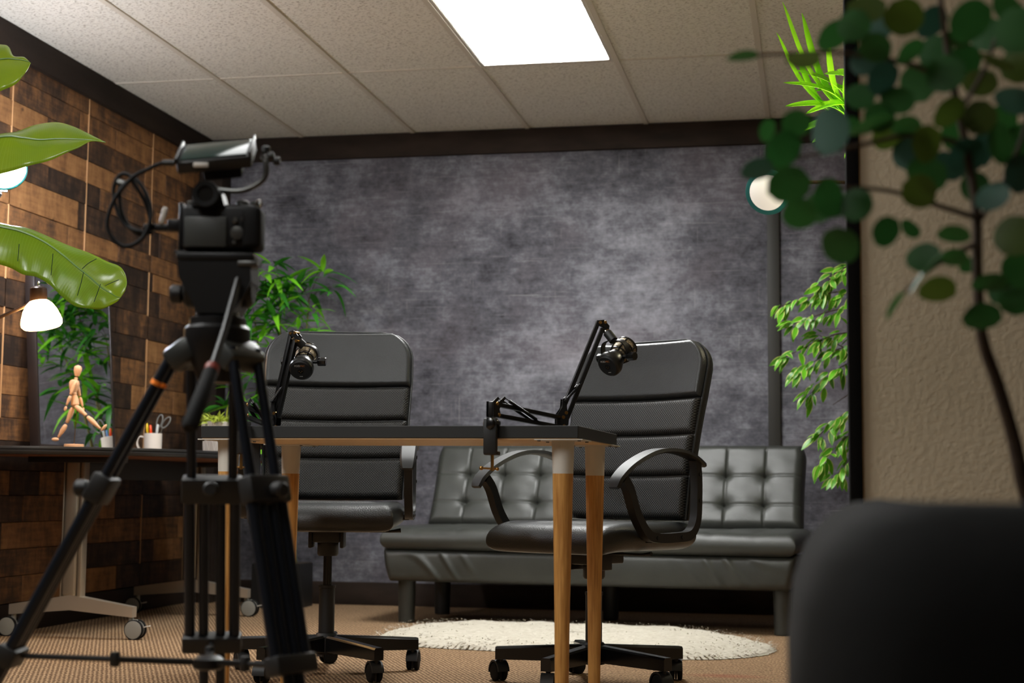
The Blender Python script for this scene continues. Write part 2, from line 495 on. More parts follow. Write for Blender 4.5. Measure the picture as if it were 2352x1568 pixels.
panel(3, 1, 'bright white rectangular light panel set into the tiled ceiling above the sofa', PANEL_POWER)
panel(3, 3, 'rectangular light panel in the ceiling over the tripod, out of the frame above', FAR_PANEL_POWER * .6)
panel(3, 5, 'rectangular ceiling light panel nearest the camera, unseen, added to light the foreground', FAR_PANEL_POWER * .8)  # unseen panel, added to light the sides that face the camera
panel(1, 4, 'rectangular light panel in the ceiling by the plank wall, out of the frame above', FAR_PANEL_POWER * 3)

# ================================================================== sofa
def sofa():
    e = empty('futon_sofa', (-.965, 6.86, 0), R(-5))
    L = M['sofa_leather']
    W2 = .885; z0, z1 = .40, .795; cw = 2 * W2 / 10; rows = [z0, .515, .65, z1]
    ut = Vector((0, .42, .90)).normalized(); nf = Vector((0, -.90, .42)).normalized()
    def groove(d, w): return math.exp(-(d / w) ** 2)
    def ex(x, v):
        gx = min(abs((x + W2) - cw * k) for k in range(1, 10)); gz = min(abs(v - r) for r in (.12, .265))
        s = -.006 * groove(gx, .004) - .006 * groove(gz, .004)
        s += -.034 * math.exp(-math.sqrt((gx / .020) ** 2 + (gz / .018) ** 2))
        s += .0025 * math.sin(PI * ((x + W2) / cw % 1)) * math.sin(PI * min(1, max(0, v / .43)))
        s += .0010 * math.sin(x * 37 + v * 50) * math.sin(v * 31 - x * 11) 
        return s
    def fm(x, v, d): return Vector((x, .17, z0)) + ut * v + nf * d + Vector((x * 0, 0, 0))
    mb = MB(); mb.pillow(lambda v: W2 - .02 * max(0, (v - .36) / .07) ** 2 - .004 * math.sin(v * 9), 0, .435, .065, .06, fm, 300, 78, 14, ex, lin=True, er=.045)
    bk = mb.build('back_cushion', L, e, 60)
    bt = MB()
    for k in range(1, 10):
        for r in (.12, .265):
            bt.ell(fm(-W2 + cw * k, r, .024), (.009, .009, .006), None, 8, 5)
    bt.build('tuft_buttons', L, bk)['kind'] = 'stuff'
    # seat cushion
    def ex2(x, y):
        gx = min(abs((x + .93) - .186 * k) for k in range(1, 10))
        return -.006 * groove(gx, .006) + .003 * math.sin(x * 9 + y * 5)
    mb = MB(); mb.pillow(lambda v: .93 - .012 * ((v) / .3) ** 2, -.41, .27, .05, .048, lambda x, v, d: Vector((x, v, .378 + d - .012 * max(0, (-.25 - v) / .16) ** 2)), 120, 40, 14, ex2, er=.05)
    mb.build('seat_cushion', L, e, 60)
    # upholstered base with slanting wrinkles
    def wr(x, z):
        a = .010 * max(0, math.sin(x * 38 + z * 46 + 3.0 * math.sin(x * 11))) ** 2 * math.exp(-((abs(x) - .66) / .17) ** 2) + .004 * math.sin(x * 7)
        return a + .008 * math.sin(PI * (z - .19) / .14)
    mb = MB()
    mb.pillow(lambda v: .905 - .03 * ((.325 - v) / .14) ** 2, .185, .328, .03, .66, lambda x, v, d: Vector((x, -.355 - d, v)), 320, 18, 10, wr, lin=True, er=.03)
    mb.build('base', L, e, 60)
    for sx in (-.82, 0, .84):
        for sy in (-.29, .2):
            if sx == 0 and sy < 0: continue
            MB().lathe([(.033, 0), (.036, .004), (.040, .19)], 16, (sx, sy, 0)).build('leg', M['sofa_leather'] if sy < 0 else M['black_plastic'], e)
    slip = MB().box((0, -.02, .2), (1.5, .5, .02), .005).build('underside_board', M['black_rubber'], e)
    tag(e, 'black tufted leather futon sofa against the grey backdrop', 'sofa')
sofa()

# ================================================================== sheepskin rug
def rug():
    out = [(-1.677, 5.701), (-1.74, 6.02), (-1.69, 6.42), (-1.491, 6.532), (-1.163, 6.55), (-.878, 6.53), (-.603, 6.50), (-.354, 6.289), (-.206, 6.018), (-.165, 5.84), (-.224, 5.632), (-.369, 5.483), (-.578, 5.43), (-.737, 5.415), (-.973, 5.459), (-1.17, 5.54), (-1.408, 5.59)]
    cx, cy = -.95, 5.98
    pts = spline([(x - cx, y - cy, 0) for x, y in out], 10, True)
    rnd = random.Random(3); n = len(pts); K = 26
    e = empty('sheepskin_rug', (cx, cy, 0))
    vs = []; fs = []
    for k in range(K + 1):
        s = k / K
        for i, p in enumerate(pts):
            j = 1 + (.006 * rnd.uniform(-1, 1) if k == K else 0)
            h = .034 * (1 - s ** 9) + (.004 + .004 * math.sin(p.x * s * 23) * math.sin(p.y * s * 19) + rnd.uniform(-.0025, .0025)) * (1 if k < K else .2)
            vs.append((p.x * s * j, p.y * s * j, h if k < K else .002))
    for k in range(K):
        for i in range(n):
            fs.append([k * n + i, k * n + (i + 1) % n, (k + 1) * n + (i + 1) % n, (k + 1) * n + i])
    t = NT('sheepskin'); f = t.noise(t.coord((1, 3, 1)), 42, 4, .7)
    t.base(t.ramp(f, [(.3, lin((172, 164, 148))), (.65, lin((206, 200, 186)))])); t.set(Roughness=.95, Specular_IOR_Level=.1); t.bump(f, .4, .01)
    m = MB(); m.add(vs, fs); m.build('pelt', t.m, e, 80, merge=False)
    fu = MB()
    def inside(x, y):
        c = False
        for i in range(n):
            a, b = pts[i], pts[(i + 1) % n]
            if (a.y > y) != (b.y > y) and x < (b.x - a.x) * (y - a.y) / (b.y - a.y) + a.x: c = not c
        return c
    cnt = 0
    while cnt < 3600:
        if cnt < 1500:
            p = pts[rnd.randrange(n)]; s = rnd.uniform(.965, 1.0); x, y, z = p.x * s, p.y * s, rnd.uniform(.0, .024)
        else:
            x, y = rnd.uniform(-.8, .8), rnd.uniform(-.6, .6)
            if not inside(x, y): continue
            z = .034
        cnt += 1
        a = rnd.gauss(-1.7, .8); l = rnd.uniform(.008, .017); w = .0028
        if cnt <= 1500: a = math.atan2(y, x) + rnd.gauss(0, .5)
        d = Vector((math.cos(a), math.sin(a), rnd.uniform(.05, .5))) * l; s_ = Vector((-math.sin(a), math.cos(a), 0)) * w
        b = Vector((x, y, z)); fu.add([b - s_, b + s_, b + d], [[0, 1, 2]])
    o = fu.build('fur', t.m, e, merge=False); o['kind'] = 'stuff'
    tag(e, 'white sheepskin rug lying on the carpet in front of the sofa', 'rug')
rug()

# ================================================================== office chairs
def office_chair(loc, face, base_rot, seat_z, name_label):
    """local +Y is where the chair faces"""
    e = empty('office_chair', loc, R(face - 90))
    BP, LE = M['black_plastic'], M['leather']
    br = R(base_rot - (face - 90))
    hub = MB().lathe([(.034, .062), (.038, .07), (.038, .118), (.03, .128)], 20); hub.build('hub', BP, e)
    for k in range(5):
        a = br + k * 2 * PI / 5; d = Vector((math.cos(a), math.sin(a), 0)); s = Vector((-math.sin(a), math.cos(a), 0))
        vs = []
        for r, hw, zt, zb in ((.02, .021, .122, .070), (.305, .017, .106, .068)):
            for sx, z in ((-1, zb), (1, zb), (1.0, zt - .006), (.7, zt), (-.7, zt), (-1.0, zt - .006)):
                vs.append(d * r + s * hw * sx + Vector((0, 0, z)))
        fs = [[i, (i + 1) % 6, 6 + (i + 1) % 6, 6 + i] for i in range(6)] + [[5, 4, 3, 2, 1, 0], [6, 7, 8, 9, 10, 11]]
        MB().add(vs, fs).build('base_leg', M['black_gloss'], e, 25)
        c = d * .29; ca = a + (1.1, 2.2, -.9, .4, 2.9)[k]
        cd = Vector((math.cos(ca), math.sin(ca), 0)); cs = Vector((-math.sin(ca), math.cos(ca), 0))
        ca_e = MB().tube([c + Vector((0, 0, .05)), c + Vector((0, 0, .08))], .007, 8)
        w = c + cd * .014
        hood = [w + Vector((0, 0, .028)) + cd * (.033 * math.cos(t)) + Vector((0, 0, .033 * math.sin(t))) for t in [PI * q / 10 - .1 for q in range(0, 11)]]
        ca_e.sweep(hood, [(-.019, -.004), (.019, -.004), (.019, .002), (-.019, .002)], cs)
        ca_e.bar(w + Vector((0, 0, .03)) - cs * .003, w + Vector((0, 0, .03)) + cs * .003, .03, .05)
        co = ca_e.build('caster', BP, e, 30)
        for sg in (-1, 1):
            MB().lathe([(.012, -.008), (.024, -.007), (.0275, -.004), (.0275, .004), (.024, .007), (.012, .008)], 20, w + Vector((0, 0, .0275)) + cs * .0125 * sg, cs).build('wheel', M['black_rubber'], co)
    MB().lathe([(.0255, .10), (.0255, .27), (.0275, .272), (.0275, .280), (.015, .2801)], 20).build('column_sleeve', BP, e)
    MB().lathe([(.0138, .27), (.0138, seat_z - .15)], 16).build('gas_lift', M['black_gloss'], e)
    MB().lathe([(.030, seat_z - .172), (.034, seat_z - .165), (.034, seat_z - .12), (.028, seat_z - .115)], 20).build('column_collar', BP, e)
    me = MB().box((0, -.01, seat_z - .10), (.095, .17, .055), .008)
    me.box((0, .0, seat_z - .075), (.2, .2, .012), .004)
    for sx in (-.05, .05): me.box((sx, .03, seat_z - .115), (.012, .10, .06), .004)
    me.build('tilt_mechanism', BP, e)
    MB().tube([(-.04, .02, seat_z - .092), (-.20, .03, seat_z - .092), (-.235, .03, seat_z - .088)], [.004, .004, .007], 8).build('height_lever', BP, e)
    # seat
    def sf(x, v, d):
        z = seat_z - .045 + d
        if v > .12: z -= .9 * (v - .12) ** 2
        z += .10 * max(0, abs(x) - .12) ** 2 * 6 * (1 if d > 0 else .6)
        return Vector((x, v, z))
    hw = lambda v: .245 - .02 * max(0, (v - .10) / .14) ** 2 - .02 * max(0, (-v - .1) / .13) ** 2
    MB().pillow(hw, -.225, .255, .045, .038, sf, 34, 34, 5, er=.05).build('seat', LE, e, 60)
    MB().pillow(lambda v: .15 - .02 * abs(v / .16) ** 3, -.17, .14, .004, .002, lambda x, v, d: sf(x, v, .0445 + d), 18, 18, 6).build('seat_panel', M['weave'], e, 60)
    # backrest
    th = R(12); ut = Vector((0, -math.sin(th), math.cos(th))); nf = Vector((0, math.cos(th), math.sin(th)))
    o0 = Vector((0, -.185, seat_z + .005)); H = .585
    def bhw(v):
        w = .232 + .022 * min(1, v / .4)
        if v > H - .105: w -= .105 - math.sqrt(max(0, .105 ** 2 - (v - (H - .105)) ** 2))
        return w
    def bm(x, v, d):
        cur = .06 * (x / .25) ** 2 * .35
        lum = .018 * math.sin(PI * min(1, v / .5))
        return o0 + Vector((x, 0, 0)) + ut * v + nf * (d + cur + lum)
    sh = MB().pillow(bhw, 0, H, .012, .045, bm, 30, 34, 10, er=.03).build('back_shell', LE, e, 60)
    hp = MB().pillow(lambda v: bhw(v) - .003, .384, H - .002, .036, .0, bm, 38, 34, 12, er=.016).build('headrest', LE, e, 60)
    for a, b in ((.001, .135), (.1355, .265), (.2655, .3835)):
        MB().pillow(lambda v: bhw(v) - .006, a, b, .034, 0, bm, 34, 20, 20, er=.016).build('back_panel', M['weave'], e, 60)
    edge = [(bhw(v), v) for v in [H * k / 40 for k in range(41)]]
    path = [bm(-x, v, .010) for x, v in edge] + [bm(x, v, .010) for x, v in edge[::-1]]
    MB().tube(path, .0032, 6).build('piping', LE, e)
    # arm loops
    for s in (-1, 1):
        x = .262 * s; zs = seat_z
        top = spline([(x, .255, zs + .105), (x, .235, zs + .135), (x, .17, zs + .175), (x, .06, zs + .212), (x, -.05, zs + .218), (x, -.14, zs + .203), (x, -.205, zs + .178)], 6)
        def sec(t):
            w = .027 * (1 - .35 * abs(2 * t - 1) ** 3); h = .007
            return [(-w, -h * .4), (-w * .8, h), (w * .8, h), (w, -h * .4), (w * .7, -h), (-w * .7, -h)]
        ar = MB().sweep(top, sec, (1, 0, 0)).build('armrest', BP, e, 40)
        loop = spline([(x, .215, zs + .132), (x, .185, zs + .10), (x, .15, zs + .03), (x, .10, zs - .025), (x, .05, zs - .04), (x, -.06, zs - .04), (x, -.13, zs - .032), (x, -.165, zs + .01), (x, -.172, zs + .08), (x, -.172, zs + .14), (x, -.165, zs + .193)], 6)
        MB().sweep(loop, [(-.013, -.014), (.013, -.014), (.013, .014), (-.013, .014)], (1, 0, 0)).build('arm_loop', BP, ar, 40)
        bo = MB()
        for yy, zz in ((.055, -.04), (-.075, -.04), (-.172, .07), (-.172, .15)):
            bo.lathe([(.006, -.0155), (.006, .0155)], 8, (x, yy, zs + zz), (1, 0, 0))
        bo.build('bolts', M['black_gloss'], ar)
        MB().box((x * .94, -.01, zs - .045), (.035, .16, .02), .004).build('arm_bracket', BP, ar)
    tag(e, name_label, 'office chair', 'black office chairs at the podcast table')
    return e
office_chair((-1.555, 4.74, 0), 283, 32, .545, 'black office chair facing the camera beside the bamboo plant')
rc = office_chair((-.682, 4.69, 0), 241.4, 35.4, .492, 'black office chair turned sideways in front of the sofa, its seat lower')
MB().box((.02, .07, .412), (.05, .004, .045), .002, Euler((0, R(25), 0)).to_matrix()).build('blue_tag', mat('blue_tag', (40, 60, 130), .5), rc)

# ================================================================== podcast table
def bamboo_mat():
    t = NT('bamboo'); f = t.noise(t.coord((60, 60, 3)), 3, 4); g = t.noise(t.coord((9, 9, 2)), 3, 3)
    k = t.math('ADD', t.math('MULTIPLY', f, .6), t.math('MULTIPLY', g, .4))
    t.base(t.ramp(k, [(.3, lin((150, 98, 42))), (.55, lin((196, 144, 78))), (.75, lin((214, 166, 100)))])); t.set(Roughness=.42)
    return t.m
M['bamboo'] = bamboo_mat()
M['underside'] = mat('table_underside', (228, 198, 154), .6, var=(5, .9))
TZ = .7515
def podcast_table():
    e = empty('podcast_table', (-1.094, 4.100, 0), R(-2.2))
    MB().box((0, 0, TZ - .016), (1.026, .58, .032), .0015, seg=1).build('tabletop', M['table_black'], e, 20)
    MB().box((0, 0, TZ - .033), (1.02, .574, .003)).build('underside_panel', M['underside'], e)
    for sx in (-1, 1):
        for sy in (-1, 1):
            x, y = sx * .461, sy * .225
            l = MB().lathe([(.0165, .012), (.020, .30), (.0265, TZ - .120)], 24, (x, y, 0)).build('leg', M['bamboo'], e)
            MB().lathe([(.0265, TZ - .120), (.029, TZ - .042), (.0297, TZ - .036)], 24, (x, y, 0)).build('leg_collar', M['white_paint'], l)
            MB().box((x, y, TZ - .0352), (.125, .125, .003), .001).build('mounting_plate', M['white_paint'], l)
            MB().lathe([(.013, 0), (.0165, .003), (.0165, .012)], 16, (x, y, 0)).build('foot', M['black_rubber'], l)
            sc = MB()
            for ax in (-1, 1):
                for ay in (-1, 1): sc.lathe([(.004, -.003), (.005, 0)], 8, (x + ax * .052, y + ay * .052, TZ - .0365))
            sc.build('screws', M['grey_metal'], l)
    tag(e, 'black topped table on tapered bamboo legs with white collars', 'table')
podcast_table()

# ================================================================== side desk
def side_desk():
    e = empty('rolling_desk', (-2.87, 6.15, 0))
    o = Vector((2.87, -6.15))
    outl = [(-3.172, 5.225), (-3.0, 5.24), (-2.816, 5.30), (-2.664, 5.42), (-2.52, 5.59), (-2.435, 5.88), (-2.405, 6.25), (-2.42, 6.52), (-2.48, 6.76), (-2.61, 6.92), (-2.80, 7.0), (-3.172, 7.02)]
    sp = spline([(x, y, 0) for x, y in outl], 5); poly = [(p.x + o.x, p.y + o.y) for p in sp]
    dz = .738
    def ring(off, z):
        c = Vector((-.05, 0)); res = []
        for x, y in poly:
            v = Vector((x, y)) - c; v = v * (1 - off / v.length) if x > -.29 else v
            res.append((v.x + c.x, v.y + c.y, z))
        return res
    prof = [(.010, dz), (.001, dz - .001), (0, dz - .005), (0, dz - .010), (.004, dz - .0125), (.004, dz - .0145), (0, dz - .017), (0, dz - .026), (.004, dz - .031)]
    m = MB(); n = len(poly)
    for k, (of, z) in enumerate(prof): m.v += [Vector(p) for p in ring(of, z)]
    for k in range(len(prof) - 1):
        for i in range(n):
            m.f.append([k * n + i, k * n + (i + 1) % n, (k + 1) * n + (i + 1) % n, (k + 1) * n + i])
    m.f.append(list(range(n))); m.f.append([(len(prof) - 1) * n + i for i in range(n)][::-1])
    m.build('desktop', mat('desk_edge', (34, 32, 31), .4), e, 40)
    MB().prism([(x * .97 - .004, y * .975) for x, y in poly], dz - .0335, dz - .0305).build('desktop_underside', mat('desk_underside', (112, 66, 40), .6), e)
    ST, CH = M['steel_painted'], mat('polished_foot', (214, 202, 184), .28, .75)
    for yy, x0, x1 in ((-.57, -.262, .26), (.57, -.27, .29)):
        xm = (x0 + x1) / 2
        col = MB().box((xm - .008, yy, .425), (.062, .05, .53), .012, seg=3)
        col.box((xm + .034, yy, .425), (.018, .044, .535), .005)
        col.box((xm - .043, yy, .425), (.006, .044, .535), .002)
        col.build('column', ST, e)
        foot = MB(); n_ = 12; vs = []
        for i in range(n_ + 1):
            t = 2 * i / n_ - 1; x = xm + t * (x1 - x0) / 2; rise = .032 * (1 - abs(t)); hh = .020 + .009 * (1 - abs(t)); w = .019 + .006 * (1 - abs(t))
            for sy, sz in ((-1, -1), (1, -1), (1, 1), (-1, 1)): vs.append((x, yy + sy * w, .105 + rise + sz * hh))
        fs = [[i * 4 + j, i * 4 + (j + 1) % 4, i * 4 + 4 + (j + 1) % 4, i * 4 + 4 + j] for i in range(n_) for j in range(4)] + [[3, 2, 1, 0], [n_ * 4, n_ * 4 + 1, n_ * 4 + 2, n_ * 4 + 3]]
        fo = foot.add(vs, fs).build('foot_rail', CH, e, 30)
        for x, sg in ((x0, -1), (x1, 1)):
            c = Vector((x - sg * .012, yy, 0))
            st = MB().tube([c + Vector((0, 0, .06)), c + Vector((0, 0, .095))], .010, 10)
            st.box(c + Vector((sg * .012, 0, .062)), (.034, .014, .03), .006)
            ca = st.build('caster', M['caster_grey'], e)
            wc = c + Vector((sg * .018, 0, .0385))
            for q in (-1, 1):
                MB().lathe([(.030, -.009), (.0345, -.008), (.0345, .008), (.030, .009)], 28, wc + Vector((0, q * .0145, 0)), (0, 1, 0)).build('wheel_face', M['caster_grey'], ca)
                MB().lathe([(.034, -.0065), (.0385, -.006), (.0385, .006), (.034, .0065)], 28, wc + Vector((0, q * .0145, 0)), (0, 1, 0)).build('tyre', M['black_rubber'], ca)
            MB().box(wc + Vector((.046, 0, .012)), (.03, .014, .004), .001, Euler((0, R(-12), 0)).to_matrix()).build('brake_lever', M['white_paint'], ca)
    MB().box((0, 0, .662), (.016, 1.05, .09), .003).build('modesty_panel', mat('panel_dark', (38, 39, 41), .6), e)
    for yy in (-.57, .57):
        MB().box((0, yy, .694), (.40, .06, .024), .003).build('top_bracket', M['black_plastic'], e)
    tag(e, 'rolling desk with rounded dark top on silver legs by the plank wall', 'desk')
side_desk()

# ================================================================== on the desk
DZ = .738
def mirror():
    e = empty('leaning_mirror', (-3.118, 6.033, DZ))
    tilt = math.atan2(.06, .78); Hh = .80; wy = .345
    up = Vector((-math.sin(tilt), 0, math.cos(tilt))); nx = Vector((math.cos(tilt), 0, math.sin(tilt)))
    def P_(y, v, d): return Vector((0, y, 0)) + up * v + nx * d
    rot = Matrix((nx, Vector((0, 1, 0)), up)).transposed()
    fm = mat('mirror_frame', (40, 30, 27), .4)
    for s in (-1, 1):
        MB().box(P_(s * (wy - .007), Hh / 2, 0), (.042, .014, Hh), .002, rot).build('frame_side', fm, e)
    for v in (.011, Hh - .011):
        MB().box(P_(0, v, 0), (.034, 2 * wy - .044, .022), .002, rot).build('frame_rail', fm, e)
    MB().box(P_(0, Hh / 2, .015), (.004, 2 * wy - .04, Hh - .04), 0, rot).build('mirror_glass', mat('mirror_silver', (225, 228, 228), .01, 1), e)
    MB().box(P_(0, Hh / 2, -.010), (.006, 2 * wy - .04, Hh - .04), 0, rot).build('back_board', M['black_plastic'], e)
    tag(e, 'dark framed mirror leaning on the plank wall behind the wooden figure', 'mirror')
mirror()

def mannequin():
    e = empty('artist_mannequin', (-2.835, 5.475, DZ), R(11.4)); W = M['pale_wood']; S = .00172
    def P_(x, y, d=0): return Vector(((x - 175) * S, d, (1025 - y) * S))
    MB().lathe([(.036, 0), (.038, .002), (.038, .011), (.036, .013)], 28).build('base', W, e)
    MB().tube([(0, 0, .012), P_(178, 935)], .0013, 6).build('support_rod', M['brass'], e)
    def limb(a, b, r0, r1, name, bulge=1.25):
        pts = [a.lerp(b, t) for t in (0, .04, .25, .5, .75, .96, 1)]
        rs = [r0 * .5, r0 * .9, max(r0, r1) * bulge, max(r0, r1) * bulge * .97, (r0 + r1) / 2, r1, r1 * .5]
        return MB().tube(pts, rs, 12).build(name, W, e, 50)
    hd = P_(177, 852); MB().lathe([(.0005, -.022), (.009, -.019), (.0125, -.010), (.0155, .004), (.0152, .013), (.011, .020), (.0005, .0235)], 18, hd, (.08, 0, 1)).build('head', W, e)
    MB().tube([P_(174, 866), P_(174, 873)], .006, 10).build('neck', W, e)
    MB().lathe([(.004, -.028), (.013, -.024), (.019, -.002), (.0205, .012), (.016, .022), (.006, .025)], 16, P_(170, 886), (.1, 0, 1)).build('chest', W, e)
    MB().ell(P_(170, 903.5), (.0125, .0125, .010)).build('waist', W, e)
    MB().lathe([(.010, -.024), (.0165, -.016), (.0155, .004), (.011, .020), (.006, .023)], 16, P_(173, 919), (-.12, 0, 1)).build('hips', W, e)
    limb(P_(176, 876, -.02), P_(167, 907, -.026), .0062, .0052, 'upper_arm')
    limb(P_(167, 909, -.026), P_(159, 931, -.026), .0054, .0040, 'forearm')
    MB().ell(P_(157, 938, -.026), (.0058, .004, .010), Euler((0, R(15), 0)).to_matrix()).build('hand', W, e)
    limb(P_(172, 877, .02), P_(180, 908, .026), .0062, .0052, 'upper_arm')
    limb(P_(180, 910, .026), P_(187, 932, .026), .0054, .0040, 'forearm')
    MB().ell(P_(188, 939, .026), (.0058, .004, .010)).build('hand', W, e)
    limb(P_(176, 931, -.008), P_(202, 953, -.010), .0085, .0070, 'thigh')
    limb(P_(204, 955, -.010), P_(235, 983, -.010), .0078, .0050, 'shin')
    MB().ell(P_(243, 980, -.012), (.017, .0065, .0062), Euler((0, R(-52), 0)).to_matrix()).build('foot', W, e)
    limb(P_(168, 934, .010), P_(155, 970, .010), .0085, .0070, 'thigh')
    limb(P_(154, 973, .010), P_(137, 1002, .010), .0078, .0050, 'shin')
    MB().ell(P_(131, 1007, .006), (.0145, .009, .0078)).build('foot', W, e)
    tag(e, 'jointed wooden artist mannequin in a striding pose on the desk', 'mannequin')
mannequin()

def mug_and_tools():
    mx, my = -3.0, 6.55
    e = empty('mug', (mx, my, DZ), R(11.4))
    MB().lathe([(.036, 0), (.040, .003), (.041, .094), (.0395, .0955), (.038, .094), (.037, .008), (.0005, .006)], 32).build('cup', M['ceramic'], e)
    hp = spline([(-.039, -.004, .078), (-.060, -.006, .081), (-.070, -.007, .062), (-.066, -.007, .036), (-.050, -.006, .016), (-.039, -.005, .010)], 7)
    MB().sweep(hp, [(-.006, -.0035), (.006, -.0035), (.006, .0035), (-.006, .0035)], (.1, 1, 0)).build('handle', M['ceramic'], e)
    tag(e, 'white mug holding pens and scissors on the desk', 'mug')
    def pen(x, y, ln, lean, col, tip, lab, nm='marker'):
        b = Vector((mx + x, my + y, DZ + .010)); d = Vector((math.sin(lean) * .98, .1 * math.sin(lean), math.cos(lean)))
        p = empty(nm, b)
        MB().tube([(0, 0, 0), d * (ln * .72)], .0052, 12).build('barrel', mat('pen_' + lab.split()[0], col, .35), p)
        MB().tube([d * (ln * .70), d * (ln * .72), d * (ln * .97), d * ln], [.0056, .0064, .0056, .003], 12).build('cap', mat('pencap_' + lab.split()[0], tip, .35), p)
        tag(p, lab, 'pen', 'pens in the white mug')
    pen(-.012, 0, .135, -.16, (238, 190, 30), (240, 200, 30), 'yellow pen leaning left in the white mug', 'pen')
    pen(.0, -.006, .125, -.10, (230, 70, 20), (235, 75, 20), 'orange marker standing upright in the white mug')
    pen(.008, .008, .122, .06, (110, 160, 220), (120, 170, 230), 'light blue marker in the white mug')
    pen(.012, -.008, .128, .10, (190, 190, 188), (200, 200, 196), 'pale grey pen beside the scissors in the white mug', 'pen')
    s = empty('scissors', (mx + .02, my, DZ + .014)); G = mat('scissor_grey', (120, 118, 114), .4)
    for k, (cx, cz, an) in enumerate(((.012, .138, R(16)), (.040, .132, R(38)))):
        lp = [Vector((cx + .013 * math.cos(t) * math.cos(an) + .030 * math.sin(t) * math.sin(an), .004 * (k * 2 - 1), cz + .030 * math.sin(t) * math.cos(an) - .013 * math.cos(t) * math.sin(an))) for t in [2 * PI * q / 20 for q in range(20)]]
        MB().tube(lp, .0034, 7, closed=True).build('finger_loop', G, s)
        MB().bar((-.004 + .004 * k, .002 * (k * 2 - 1), .0), (cx - .030 * math.sin(an) * .9, .003 * (k * 2 - 1), cz - .028 * math.cos(an)), .007, .003).build('blade', M['grey_metal'], s)
    tag(s, 'grey handled scissors standing in the white mug', 'scissors')
mug_and_tools()

def leaf_mesh(name, m, ln, wd, fold=.15, droop=.15, seg=6, prof=None, cup=0):
    """leaf lying along +Y from the origin, face +Z"""
    prof = prof or (lambda t: math.sin(PI * min(1, t ** .8)) ** .8)
    vs = []; fs = []
    for i in range(seg + 1):
        t = i / seg; w = wd / 2 * max(.02, prof(t)); z = -droop * ln * t * t
        y = ln * (t - .12 * droop * t * t)
        vs += [(-w, y, z + fold * w + cup * w), (0, y, z), (w, y, z + fold * w + cup * w)]
    for i in range(seg):
        a = i * 3
        fs += [[a, a + 1, a + 4, a + 3], [a + 1, a + 2, a + 5, a + 4]]
    me = bpy.data.meshes.new(name); me.from_pydata(vs, [], fs)
    for p in me.polygons: p.use_smooth = True
    me.materials.append(m); return me
def frame(pos, d, up=(0, 0, 1), roll=0, s=1):
    y = Vector(d).normalized(); z = Vector(up); x = y.cross(z)
    if x.length < 1e-4: x = y.orthogonal()
    x.normalize(); z = x.cross(y)
    m = Matrix((x, y, z)).transposed() @ Matrix.Rotation(roll, 3, 'Y')
    m = m.to_4x4() @ Matrix.Diagonal((s, s, s, 1)); m.translation = Vector(pos); return m

def grass_pot():
    e = empty('potted_grass', (-2.50, 6.09, DZ)); rnd = random.Random(8)
    body = MB().lathe([(.050, 0), (.055, .004), (.064, .125), (.060, .127), (.058, .11), (.0005, .108)], 32)
    body.build('pot', mat('embossed_pot', (172, 166, 160), .5), e)
    rel = MB()
    for k in range(14):
        for s in (-1, 1):
            rel.tube([(math.cos(2 * PI * (k + s * t * 1.2) / 14) * (.0553 + .0085 * t), math.sin(2 * PI * (k + s * t * 1.2) / 14) * (.0553 + .0085 * t), .006 + .116 * t) for t in (0, .2, .4, .6, .8, 1)], .0013, 4)
    rel.build('diamond_relief', mat('relief', (196, 190, 184), .5), e)
    MB().lathe([(.057, .108), (.03, .118), (.0005, .122)], 20).build('soil', M['soil'], e)
    lm = leaf_mat('grass_leaf', (150, 170, 40), (196, 206, 92), .45, .3)
    ms = [leaf_mesh('grass_blade', lm, l, .009, .3, d, 4) for l, d in ((.05, .5), (.065, .3), (.045, .9))]
    for k in range(150):
        a = rnd.uniform(0, 2 * PI); r = .055 * math.sqrt(rnd.random()); z = .11 + .035 * rnd.random()
        d = Vector((math.cos(a) * rnd.uniform(.2, 1.2), math.sin(a) * rnd.uniform(.2, 1.2), rnd.uniform(.1, 1)))
        inst('leaf', rnd.choice(ms), e, frame((r * math.cos(a), r * math.sin(a), z), d, (0, 0, 1), rnd.uniform(-1, 1), rnd.uniform(.6, 1.0)))
    tag(e, 'small yellow green potted grass in an embossed grey pot on the desk', 'potted plant')
grass_pot()

